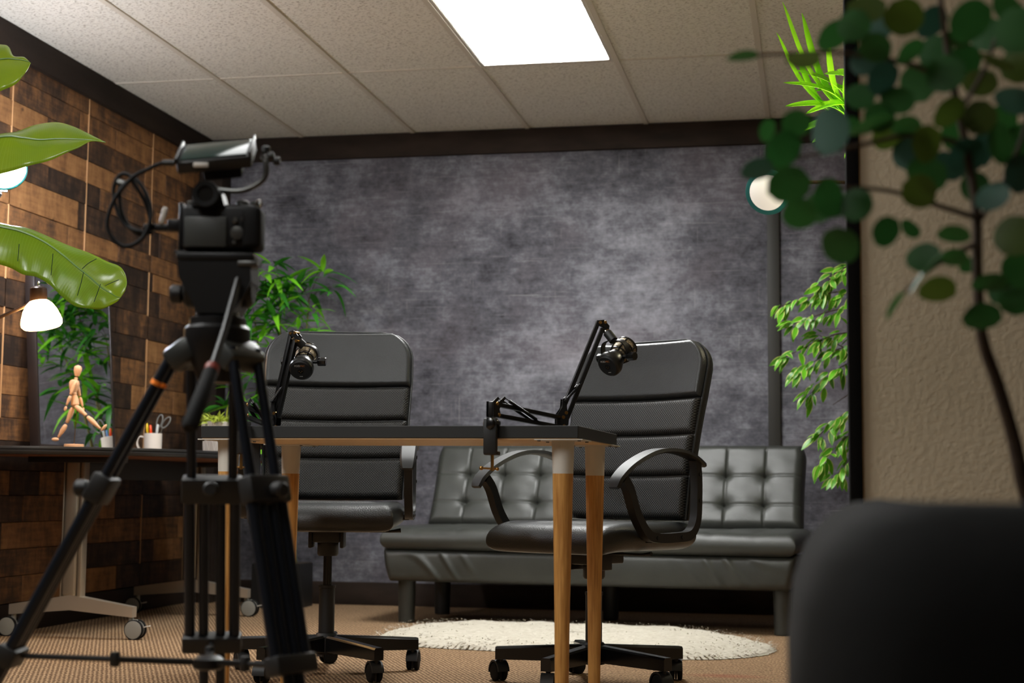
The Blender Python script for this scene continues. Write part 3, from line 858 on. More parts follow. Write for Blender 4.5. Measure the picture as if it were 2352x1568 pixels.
# ================================================================== floor lamps
def head_bell(parent, p, ax, r, glow, name='shade'):
    """frosted bell shade opening along ax, closed end at p"""
    s = r / .072
    pr = [(.020, .0), (.033, .004), (.047, .017), (.059, .038), (.068, .063), (.072, .080), (.071, .090), (.064, .098), (.045, .102), (.0005, .104)]
    return MB().lathe([(a * s, b * s) for a, b in pr], 32, p, ax).build(name, glow, parent)
def floor_lamp_left():
    e = empty('floor_lamp', (-3.04, 4.86, 0)); BR = M['lamp_brown']
    MB().lathe([(.13, 0), (.13, .018), (.03, .03), (.012, .04)], 32).build('base', BR, e)
    MB().tube([(0, 0, .03), (0, 0, 1.70)], .011, 12).build('pole', BR, e)
    glow = emis('warm_glow', (255, 200, 130), WARM_LAMP)
    a = Vector((.302, .12, 1.268))
    ar = MB().tube(spline([(0, 0, 1.10), (.12, .05, 1.155), (.282, .115, 1.241)], 6), .0065, 8).build('arm', BR, e)
    so = MB().lathe([(.006, .036), (.024, .030), (.030, .024), (.031, -.02), (.027, -.026)], 20, a, (-.05, 0, 1)).build('socket', BR, e)
    MB().lathe([(.004, .03), (.005, .045), (.002, .052)], 8, a, (-.05, 0, 1)).build('finial', M['chrome'], so)
    head_bell(e, a + Vector((0, 0, -.018)), (.20, 0, -1), .072, glow)
    cool = emis('cool_glow', (235, 243, 255), COOL_LAMP)
    b = Vector((.095, .13, 1.64))
    MB().tube(spline([(0, 0, 1.60), (.03, .05, 1.615), (.085, .12, 1.64)], 6), .0065, 8).build('arm', BR, e)
    so2 = MB().lathe([(.026, -.03), (.030, -.02), (.030, .02), (.024, .026)], 20, b, (.45, .1, .9)).build('socket', M['black_plastic'], e)
    MB().tube([b + Vector((.02, 0, .016)), b + Vector((.062, 0, .012))], .004, 8).build('switch_knob', M['chrome'], so2)
    q = Vector((.35, -.85, .25)).normalized(); b = Vector((.142, .13, 1.732))
    MB().lathe([(.024, -.05), (.05, -.04), (.070, -.02), (.078, 0), (.074, .012), (.048, .026), (.0005, .033)], 40, b, q).build('shade', cool, e)
    MB().lathe([(.0765, -.006), (.081, -.003), (.081, .004), (.0755, .008)], 40, b, q).build('shade_rim', M['teal_rim'], e)
    tag(e, 'brown floor lamp with a lit white bell shade beside the plank wall', 'floor lamp')
floor_lamp_left()
def floor_lamp_right():
    e = empty('floor_lamp', (.42, 5.45, 0)); BR = M['lamp_brown']
    MB().lathe([(.13, 0), (.13, .018), (.03, .03), (.012, .04)], 32).build('base', BR, e)
    MB().tube([(0, 0, .03), (0, 0, 1.9)], .011, 12).build('pole', BR, e)
    c = Vector((-.583, -.15, 1.63)); ax = Vector((-.25, -.8, -.35)).normalized()
    MB().tube(spline([(0, 0, 1.5), (-.2, .0, 1.66), (-.45, -.05, 1.68), c - ax * .075 + Vector((0, 0, .0))], 6), .0065, 8).build('arm', BR, e)
    MB().lathe([(.018, -.085), (.026, -.08), (.026, -.04)], 16, c, ax).build('socket', BR, e)
    dim = emis('cream_glow', (255, 242, 222), .10)
    MB().lathe([(.024, -.05), (.05, -.04), (.068, -.02), (.074, 0), (.070, .010), (.045, .022), (.0005, .028)], 32, c, ax).build('shade', dim, e)
    MB().lathe([(.072, -.008), (.080, -.004), (.080, .010), (.072, .013)], 32, c, ax).build('shade_rim', M['teal_rim'], e)
    g = emis('plant_glow', (255, 240, 205), PLANT_LAMP)
    d = Vector((-.24, -.55, 1.72)); ax = Vector((-.5, .25, .8)).normalized()
    MB().tube(spline([(0, 0, 1.5), (-.06, -.25, 1.58), d - ax * .06], 5), .0065, 8).build('arm', BR, e)
    MB().lathe([(.018, -.085), (.026, -.08), (.026, -.04)], 16, d, ax).build('socket', BR, e)
    MB().lathe([(.024, -.05), (.05, -.04), (.068, -.02), (.074, 0), (.070, .010), (.045, .022), (.0005, .028)], 32, d, ax).build('shade', g, e)
    tag(e, 'floor lamp with a round cream shade and teal rim behind the partition foliage', 'floor lamp')
floor_lamp_right()

# ================================================================== microphones and arms
def coil(mb, a, b, r):
    a = Vector(a); b = Vector(b); n = max(20, int((b - a).length / .0016)) // 2 * 2
    mb.tube([a.lerp(b, i / n) for i in range(n + 1)], [r if i % 2 else r * .74 for i in range(n + 1)], 7)
def boom(Bx, By, E_, T_, label):
    """clamped at the table edge (Bx, By); elbow E_; tip T_"""
    e = empty('microphone_arm', (Bx, By, TZ)); o = Vector((Bx, By, TZ)); E_ = Vector(E_) - o; T_ = Vector(T_) - o
    K = M['black_metal']; BR = M['brass']
    cl = MB().box((0, -.016, -.028), (.034, .022, .092), .004); cl.box((0, .006, .007), (.034, .05, .012), .003); cl.box((0, .004, -.070), (.034, .05, .010), .003)
    clo = cl.build('clamp', M['black_plastic'], e)
    MB().tube([(0, .008, -.115), (0, .008, -.040)], .0042, 10).build('clamp_screw', BR, clo)
    MB().lathe([(.012, -.040), (.012, -.034)], 14, (0, .008, 0)).build('clamp_pad', K, clo)
    th = MB().tube([(-.026, .002, -.108), (.012, .012, -.110)], .0026, 8); th.ell((-.027, .002, -.108), (.0055,) * 3); th.ell((.013, .012, -.110), (.0045,) * 3)
    th.build('clamp_handle', BR, clo)
    kn = MB().lathe([(.006, -.022), (.016, -.016), (.019, -.002), (.017, .010), (.010, .014)], 18, (0, -.016, .004), (-.5, -.86, 0)); kn.build('clamp_knob', M['black_gloss'], clo)
    h = Vector((E_.x, E_.y - .004, 0)).normalized(); n = Vector((-h.y, h.x, 0)); B = Vector((0, .004, .042)); z = Vector((0, 0, 1))
    MB().lathe([(.008, .01), (.008, .03), (.011, .031), (.011, .036)], 14, (0, .004, 0)).build('pivot_post', K, e)
    bb = MB()
    for s in (-1, 1):
        q = B + n * s * .011
        bb.prism([(-.010, -.020), (.022, -.020), (.014, .0), (.022, .012), (.040, .030), (.034, .034), (.012, .020), (-.010, .020)], -.0011, .0011, lambda x, y, w, q=q: q + h * x + z * y + n * w)
    bb.box(B + h * -.004, (.012, .02, .038), .002); bb.build('base_bracket', K, e)
    def bolts(pts, side, r=.0045, w=.0145):
        m = MB()
        for p in pts: m.lathe([(r, -w), (r * 1.1, -w + .001), (r * 1.1, w - .001), (r, w)], 10, p, side)
        return m
    bolts([B + h * .004 + z * .014, B + h * .012 - z * .014], n).build('bolts', BR, e)
    lo = E_ - z * .004
    for s in (1, -1):
        a = B + h * .006 + z * .014 * s; b = lo + z * (.013 * s) - h * .006
        MB().bar(a, b, .014, .011, z, .0015).build('lower_bar', K, e)
    for s in (-1, 1):
        m = MB(); a = B + n * s * .011 + h * .036 + z * .030; b = B.lerp(lo, .66) + n * s * .010 - z * .014
        coil(m, a.lerp(b, .12), a.lerp(b, .85), .0046); m.tube([a, b], .0012, 5); m.build('spring', K, e)
    u = (T_ - E_).normalized(); h1, n1 = h, n
    h = Vector((T_.x - E_.x, T_.y - E_.y, 0)).normalized(); n = Vector((-h.y, h.x, 0))
    p = (u.cross(n)).normalized()
    if p.dot(h) < 0: p = -p
    eb = MB()
    for s in (-1, 1):
        q = E_ + n * s * .012
        eb.prism([(.006, -.020), (.016, -.010), (.018, .012), (.012, .034), (.010, .058), (.0, .060), (-.002, .036), (-.016, .016), (-.016, -.012)], -.0012, .0012, lambda x, y, w, q=q: q + h * x + z * y + n * w)
    eb.box(E_ - h * .006, (.014, .022, .030), .002); eb.build('elbow_bracket', K, e)
    bolts([E_ + h * .002 + z * .010, E_ + h * .004 - z * .014, E_ + h * .010 + z * .022], n).build('bolts', BR, e)
    MB().tube([E_ + h * .006 + z * .054 - n * .022, E_ + h * .006 + z * .054 + n * .022], .003, 8).build('spring_pin', K, e)
    for s in (-1, 1):
        a = E_ + z * .012 + h * .006 + p * s * .010; b = T_ + p * s * .009 - u * (.0 if s < 0 else .014)
        MB().bar(a, b, .014, .011, p, .0015).build('upper_bar', K, e)
    L = (T_ - E_).length
    for s in (-1, 1):
        m = MB(); a = E_ + h * .006 + z * .054 + n * s * .019; b = E_ + u * L * .40 + p * .010 + n * s * .012
        coil(m, a.lerp(b, .12), a.lerp(b, .88), .0042); m.tube([a, b], .0012, 5); m.build('spring', K, e)
    tb = MB()
    for s in (-1, 1):
        q = T_ + n * s * .008
        tb.prism([(-.010, .004), (.004, .006), (.020, -.010), (.018, -.026), (.010, -.030), (.006, -.014), (-.010, -.008)], -.001, .001, lambda x, y, w, q=q: q + h * x + z * y + n * w)
    tb.build('tip_bracket', K, e)
    bolts([T_ - h * .006 - z * .002, T_ + h * .008 - z * .001, T_ + h * .014 - z * .024], n, .0042, .0115).build('bolts', BR, e)
    tag(e, label, 'microphone arm', 'spring arms clamped to the podcast table')
    return e
def text_mesh(s, size, mat_, mtx, parent):
    c = bpy.data.curves.new('lettering', 'FONT'); c.body = s; c.size = size; c.align_x = 'CENTER'; c.align_y = 'CENTER'; c.extrude = .0001
    ob = bpy.data.objects.new('lettering', c); COL.objects.link(ob)
    dg = bpy.context.evaluated_depsgraph_get(); me = bpy.data.meshes.new_from_object(ob.evaluated_get(dg))
    bpy.data.objects.remove(ob, do_unlink=True)
    me.materials.clear(); me.materials.append(mat_)
    o = bpy.data.objects.new('lettering', me); COL.objects.link(o); o.parent = parent; o.matrix_basis = mtx
    return o
def grille_mat():
    t = NT('mic_grille'); tc = t.coord()
    v = t.n('ShaderNodeTexVoronoi', i_Scale=620.0); t.l(tc, v.inputs['Vector'])
    t.base(t.ramp(v.outputs['Distance'], [(.25, lin((214, 196, 160))), (.6, lin((92, 80, 60)))])); t.set(Roughness=.35, Metallic=.7); t.bump(v.outputs['Distance'], .5, .002)
    return t.m
M['grille'] = grille_mat(); M['print_white'] = mat('print_white', (190, 188, 182), .5); M['print_orange'] = mat('print_orange', (176, 112, 60), .5)
def podcast_mic(rear, f, tip, label):
    rear = Vector(rear); f = Vector(f).normalized(); e = empty('podcast_microphone', rear)
    s = f.cross(Vector((0, 0, 1))).normalized(); u = s.cross(f)
    rot = Matrix((s, u, -f)).transposed()     # local z looks out of the rear
    K = M['black_gloss']
    body = MB().lathe([(.030, .001), (.0335, .004), (.035, .012), (.0345, .020), (.029, .034), (.0245, .044), (.0235, .052)], 32, (0, 0, 0), f)
    bo = body.build('body', mat('mic_body', (26, 27, 26), .32), e)
    MB().lathe([(.0005, -.001), (.028, -.001), (.031, .0015)], 32, (0, 0, 0), f, cap=False).build('rear_plate', M['black_plastic'], e)
    MB().lathe([(.0225, .050), (.0245, .056), (.0285, .066), (.0305, .082), (.0305, .100), (.027, .110), (.016, .116), (.0005, .118)], 32, (0, 0, 0), f).build('grille', M['grille'], e)
    cg = MB()
    for tz, r in ((.060, .0268), (.084, .0315), (.104, .0308)):
        cg.lathe([(r - .001, -.003), (r + .0008, -.002), (r + .0008, .002), (r - .001, .003)], 32, f * tz, f, cap=False)
    for k in range(6):
        a = 2 * PI * k / 6; d = s * math.cos(a) + u * math.sin(a)
        cg.tube([f * .052 + d * .0245, f * .060 + d * .0275, f * .068 + d * .0300, f * .084 + d * .0318, f * .104 + d * .0310], .0022, 6)
    cg.build('grille_cage', K, e)
    ct = f * .048; mdir = Vector((-f.x * .35, -f.y * .35, .92)).normalized(); mdir = (mdir - s * mdir.dot(s)).normalized()
    yk = spline([ct - s * .042, ct - s * .0425 + mdir * .022, ct - s * .034 + mdir * .040, ct - s * .014 + mdir * .0475, ct + s * .014 + mdir * .0475, ct + s * .034 + mdir * .040, ct + s * .0425 + mdir * .022, ct + s * .042], 6)
    side = s.cross(mdir)
    MB().sweep(yk, [(-.009, -.0014), (.009, -.0014), (.009, .0014), (-.009, .0014)], side).build('yoke', M['black_metal'], e)
    for sg in (-1, 1):
        MB().lathe([(.011, .040), (.0125, .043), (.0125, .062), (.011, .064)], 8, ct, s * sg).build('knob', K, e, 30)
        MB().tube([ct + s * sg * .024, ct + s * sg * .045], .006, 10).build('pivot', K, e)
    top = ct + mdir * .047; t = Vector(tip) - rear; ax = (t - top).normalized()
    MB().lathe([(.012, -.002), (.0125, .002), (.0125, .030), (.011, .032)], 20, top, ax).build('mount_socket', M['black_plastic'], e)
    MB().lathe([(.0075, .030), (.009, .031), (.009, .037), (.0045, .038), (.0045, (t - top).length)], 14, top, ax).build('threaded_stud', M['chrome'], e)
    off = Matrix.Translation(-f * .0015) @ rot.to_4x4()
    MB().lathe([(.0085, -.0013), (.0085, .001)], 20, -u * .002, f).build('connector_recess', M['black_rubber'], e)
    for k in range(3):
        a = -PI / 2 + (k - 1) * 1.6; p = (s * math.cos(a) + u * math.sin(a)) * .0040 - u * .0015 - f * .0016
        MB().lathe([(.0011, -.0006), (.0011, .001)], 8, p, f).build('connector_pin', M['brass'], e)
    text_mesh('POD', .0078, M['print_white'], off @ Matrix.Translation((-.0078, .0155, 0)), e)
    text_mesh('MIC', .0078, M['print_orange'], off @ Matrix.Translation((.0075, .0155, 0)), e)
    MB().box(-u * .0185 - f * .0013, (.009, .0004, .0012), 0, Matrix((s, f, u)).transposed()).build('print_mark', M['print_white'], e)
    tag(e, label, 'microphone', 'podcast microphones on spring arms')
tipR = (-0.578, 4.103, 1.047); tipL = (-1.450, 4.077, 1.025)
boom(-.816, 3.798, (-0.680, 4.059, 0.775), tipR, 'black spring arm clamped to the near table edge, reaching toward the sideways chair')
boom(-1.497, 3.810, (-1.512, 4.095, 0.776), tipL, 'black spring arm behind the tripod, rising in front of the chair facing the camera')
podcast_mic((-0.557, 4.071, 0.923), (.42, .70, .58), (-0.564, 4.106, 1.020), 'black microphone with bronze grille in front of the sideways office chair')
podcast_mic((-1.425, 4.066, 0.917), (-.09, .81, .60), (-1.438, 4.085, 1.000), 'black microphone with bronze grille in front of the camera facing chair')

# ================================================================== video tripod
def tripod():
    e = empty('video_tripod', (-1.004, 2.436, 0), R(11.4)); K, G = M['black_metal'], M['black_plastic']
    MB().lathe([(.030, .765), (.044, .80), (.056, .835), (.056, .856), (.05, .862)], 28).build('bowl', K, e)
    tube_m = mat('tripod_tube', (28, 33, 42), .32, .5)  # blue cast in the colour stands in for reflected blue light on black tubes
    sh_m = mat('tripod_casting', (62, 64, 62), .4, .5)
    cfg = (((-.066, 0, .823), (-.489, 0, 0), .020), ((-.018, .05, .828), (-.052, .34, 0), .036), ((.051, -.03, .821), (.217, -.163, 0), .027))
    for k, (top, ft, sp) in enumerate(cfg):
        top, ft = Vector(top), Vector(ft)
        d = (ft - top); d.z = 0; d.normalize(); t = Vector((-d.y, d.x, 0))
        def at(z): return top.lerp(ft, (top.z - z) / top.z)
        ax = (ft - top).normalized(); tr = .0085 if k < 2 else .0092
        leg = MB(); leg.bar(top - d * .03 + Vector((0, 0, .006)), top + ax * .03, 2 * sp + .026, .04, (0, 0, 1), .010)
        lo = leg.build('leg_shoulder', sh_m, e)
        for s in (-1, 1):
            MB().tube([top + t * s * sp, at(.57) + t * s * sp], tr, 12).build('upper_tube', tube_m, lo)
            MB().tube([at(.60) + t * s * (sp + .004), at(.30) + t * s * (sp + .004)], tr * 1.15, 12).build('middle_tube', tube_m, lo)
            MB().tube([at(.56) + t * s * (sp * .42), at(.018) + t * s * (sp * .42)], tr * 1.05, 12).build('lower_tube', tube_m, lo)
            if k == 0: MB().tube([at(.766) + t * s * sp, at(.759) + t * s * sp], .0092, 12).build('orange_band', mat('orange_band', (255, 140, 40), .5), lo)
        br = MB().bar(at(.607) , at(.562), 2 * sp + .034, .034, d, .006)
        br.build('leg_lock', G, e)
        kp = at(.585) + (d if k != 1 else -d) * .02
        kn = MB().lathe([(.008, 0), (.014, .006), (.014, .022), (.010, .026)], 14, kp, d if k != 1 else -d)
        kn.build('lock_knob', G, e)
        c2 = MB().bar(at(.322), at(.292), 2 * sp + .034, .036, d, .005); c2.build('leg_collar', G, e)
        MB().lathe([(.016, 0), (.02, .004), (.018, .022), (.012, .03)], 14, ft * 1.0).build('foot', M['black_rubber'], e)
        q = at(.305) - d * .02
        MB().tube([q, q.lerp(Vector((0, 0, .297)), .55)], .0048, 8).build('spreader_arm', K, e)
        MB().bar(q.lerp(Vector((0, 0, .297)), .5), Vector((0, 0, .297)), .014, .010, (0, 0, 1), .002).build('spreader_slide', K, e)
        MB().lathe([(.007, -.012), (.009, -.008), (.009, .008), (.007, .012)], 10, q.lerp(Vector((0, 0, .297)), .5)).build('spreader_lock', G, e)
    MB().lathe([(.02, .285), (.026, .289), (.026, .303), (.018, .308)], 18).build('spreader_hub', K, e)
    # fluid head
    MB().lathe([(.048, .858), (.048, .874), (.038, .878), (.036, .892)], 24).build('head_base', K, e)
    MB().prism([(-.064, .968), (.060, .968), (.062, .935), (.048, .905), (.032, .880), (-.028, .880), (-.040, .905), (-.060, .940)], -.042, .045, lambda x, z, y: Vector((x, y, z))).build('fluid_head', K, e, 20)
    MB().lathe([(.026, -.058), (.032, -.052), (.032, .052), (.026, .060)], 24, (0, 0, .925), (1, 0, 0)).build('tilt_drum', G, e)
    MB().lathe([(.01, 0), (.016, .004), (.016, .018), (.012, .022)], 12, (-.058, -.01, .915), (-1, 0, 0)).build('drag_knob', G, e)
    MB().box((0, 0, .976), (.132, .085, .014), .003).build('quick_release_plate', K, e)
    MB().box((.055, -.03, .964), (.034, .03, .010), .003).build('plate_latch', M['grey_metal'], e)
    hp = [Vector((.042, -.05, .936)), Vector((.036, -.13, .84)), Vector((.030, -.19, .775))]
    MB().tube(hp, .006, 10).build('pan_handle', K, e)
    g0, g1 = Vector((.030, -.19, .775)), Vector((.014, -.275, .676))
    MB().tube([g0, g0.lerp(g1, .04), g0.lerp(g1, .5), g0.lerp(g1, .95), g1], [.009, .0115, .0125, .0135, .009], 14).build('handle_grip', M['black_rubber'], e)
    MB().tube([g0.lerp(g1, -.03), g0.lerp(g1, .06)], .0120, 14).build('handle_band', mat('red_band', (120, 44, 30), .5), e)
    tag(e, 'black video tripod with fluid head and pan handle in the left foreground', 'tripod')
tripod()

def video_camera():
    e = empty('video_camera', (-1.004, 2.436, .990), R(11.4)); K, G = M['black_metal'], M['black_rubber']
    MB().box((.0, 0, .040), (.124, .05, .078), .008, seg=3).build('body', K, e)
    MB().box((.058, -.004, .038), (.032, .064, .074), .010, seg=3).build('grip', G, e)
    MB().box((-.020, -.027, .030), (.072, .006, .052), .002).build('rear_screen', mat('lcd_dark', (62, 64, 62), .35), e)
    MB().prism([(-.045, .074), (.012, .074), (.002, .103), (-.034, .103)], -.03, .028, lambda x, z, y: Vector((x, y, z))).build('viewfinder_hump', K, e, 20)
    MB().lathe([(.014, 0), (.022, -.001), (.0235, .006), (.020, .018)], 24, (-.018, -.048, .092), (0, 1, 0), cap=False).build('eyecup', G, e)
    MB().lathe([(.0005, .004), (.015, .004)], 20, (-.018, -.048, .092), (0, 1, 0), cap=False).build('eyepiece_glass', M['black_gloss'], e)
    MB().lathe([(.030, .02), (.036, .026), (.036, .085), (.039, .088), (.039, .118), (.035, .12), (.03, .112), (.0005, .105)], 28, (-.012, 0, .040), (0, 1, 0)).build('lens', M['black_gloss'], e)
    MB().lathe([(.010, 0), (.0115, -.003), (.0115, -.006), (.006, -.007)], 16, (.034, -.026, .028), (0, 1, 0)).build('control_dial', M['grey_metal'], e)
    for x, z, r in ((.030, .050, .005), (.043, .052, .0035), (.030, .012, .0035), (.046, .012, .0035), (.046, .040, .003)):
        MB().lathe([(r, .001), (r, -.004), (r * .7, -.005)], 10, (x, -.026, z), (0, 1, 0)).build('button', M['grey_metal'], e)
    for x, r, h in ((.036, .011, .010), (.058, .009, .008), (-.050, .010, .008)):
        MB().lathe([(r, .076), (r, .078 + h), (r * .8, .080 + h)], 16, (x, .004, 0)).build('top_dial', M['grey_metal'], e)
    MB().tube([(.066 + .005 * math.cos(a), -.006, .083 + .006 * math.sin(a)) for a in [2 * PI * q / 12 for q in range(12)]], .0015, 6, closed=True).build('strap_ring', M['chrome'], e)
    cg = MB().box((-.066, 0, .04), (.006, .03, .086), .002); cg.box((-.01, .004, -.003), (.13, .04, .006), .002); cg.build('cage', K, e)
    hd = MB().box((-.098, -.004, .040), (.066, .016, .012), .003); hd.box((-.078, -.004, .044), (.022, .02, .020), .003); hd.build('cable_clamp', K, e)
    MB().box((-.096, -.012, .060), (.009, .008, .030), .003, Euler((0, R(14), 0)).to_matrix()).build('white_clip', M['white_paint'], e)
    tag(e, 'black mirrorless camera seen from behind, mounted on the tripod', 'camera')
video_camera()
def monitor():
    e = empty('field_monitor', (-1.004, 2.436, 1.094), R(11.4)); K = M['black_plastic']
    o = Vector((-.076, -.03, .045)); w_ = Vector((.127, .0, .013)); v_ = Vector((-.001, .075, .0475))
    n = w_.cross(v_).normalized(); c = o + w_ / 2 + v_ / 2
    rot = Matrix((w_.normalized(), n.cross(w_.normalized()), n)).transposed()
    W_, V_ = w_.length, v_.length
    MB().box(c - n * .012, (W_, V_, .022), .004, rot).build('housing', K, e)
    MB().box(c + n * .0003, (W_ - .014, V_ - .012, .003), .001, rot).build('screen', mat('monitor_screen', (30, 48, 46), .12), e)
    for s in (-1, 1):
        MB().box(c + w_.normalized() * s * (W_ / 2 - .001) + n * .002, (.005, V_ + .004, .010), .002, rot).build('side_bezel', M['black_metal'], e)
    MB().box(c - n * .034 + w_ * .06, (.066, .045, .026), .004, rot).build('battery', M['black_rubber'], e)
    MB().box(o + w_ * .36 - n * .004 + Vector((0, -.004, -.006)), (.026, .006, .008), .002).build('button_strip', M['white_paint'], e)
    ar = MB().tube(spline([(-.016, .0, .0), (-.012, -.002, .004), (.036, -.004, .002), (.072, -.004, .022), (.076, -.002, .05), (.068, .010, .066)], 7), .0052, 10)
    ar.build('articulated_arm', M['grey_metal'], e)
    MB().lathe([(.008, -.006), (.011, -.004), (.011, .008), (.008, .010)], 14, (-.016, 0, -.003)).build('shoe_mount', K, e)
    for p, ax in (((.078, -.002, .062), (1, 0, .2)), ((.074, .004, .070), (0, 0, 1)), ((.088, .0, .055), (1, 0, 0))):
        MB().lathe([(.005, 0), (.0075, .002), (.0075, .010), (.005, .012)], 12, p, ax).build('arm_knob', K, e)
    tag(e, 'small tilted field monitor on a grey arm above the camera', 'monitor')
monitor()
def cable():
    e = empty('video_cable', (-1.004, 2.436, 1.0), R(11.4))
    p = spline([(-.077, -.02, .140), (-.098, -.02, .140), (-.125, -.022, .127), (-.149, -.025, .112), (-.177, -.03, .072), (-.186, -.03, .025), (-.160, -.03, -.006), (-.128, -.03, .006), (-.115, -.02, .047), (-.126, -.012, .085), (-.145, -.006, .112), (-.172, 0, .124), (-.187, .004, .100), (-.180, .004, .062), (-.162, 0, .035), (-.142, -.008, .024), (-.115, -.012, .020), (-.130, -.02, .020)], 7)
    MB().tube(p, .0036, 8).build('cord', M['black_rubber'], e)
    q = spline([(-.150, -.02, .110), (-.172, -.01, .095), (-.168, 0, .050), (-.140, .0, .020), (-.118, -.01, .030), (-.126, -.016, .07), (-.150, -.02, .110)], 7)
    MB().tube(q, .0034, 8).build('cord_loop', M['black_rubber'], e)
    MB().tube([(-.176, -.006, .108), (-.164, -.01, .104)], .0065, 8).build('cable_tie', M['grey_metal'], e)
    MB().tube([(-.078, -.02, .140), (-.098, -.02, .140)], .0055, 8).build('plug', M['black_plastic'], e)
    tag(e, 'coiled black video cable hanging between monitor and camera', 'cable')
cable()

# ================================================================== dark armchair in the right foreground
def armchair():
    e = empty('armchair', (.325, 1.42, 0), R(2)); F = mat('black_upholstery', (8, 8, 7), .9, bump=(60, .15, .004), spec=.2)
    # wrap-around back and arms, open toward +Y
    path = spline([(-.292, .30, 0), (-.296, .0, 0), (-.285, -.20, 0), (-.20, -.262, 0), (0, -.272, 0), (.20, -.262, 0), (.285, -.20, 0), (.296, 0, 0), (.292, .30, 0)], 8)
    sec = [(.10, .056), (.30, .058), (.44, .058), (.495, .052), (.535, .038), (.562, .016), (.578, -.012), (.582, -.040), (.574, -.066), (.55, -.085), (.50, -.092), (.10, -.085)]
    MB().sweep(path, sec, (0, 0, 1)).build('wrap_back', F, e, 50)
    MB().pillow(lambda v: .232, -.20, .31, .05, .05, lambda x, v, d: Vector((x, v, .36 + d)), 20, 20, 8).build('seat_cushion', F, e, 60)
    MB().box((0, .03, .215), (.47, .52, .19), .02).build('base', F, e)
    for sx in (-.22, .22):
        for sy in (-.19, .24):
            MB().lathe([(.012, 0), (.018, .12)], 12, (sx, sy, 0)).build('leg', M['black_plastic'], e)
    tag(e, 'black rounded armchair in the bottom right foreground, heavily out of focus', 'armchair')
armchair()

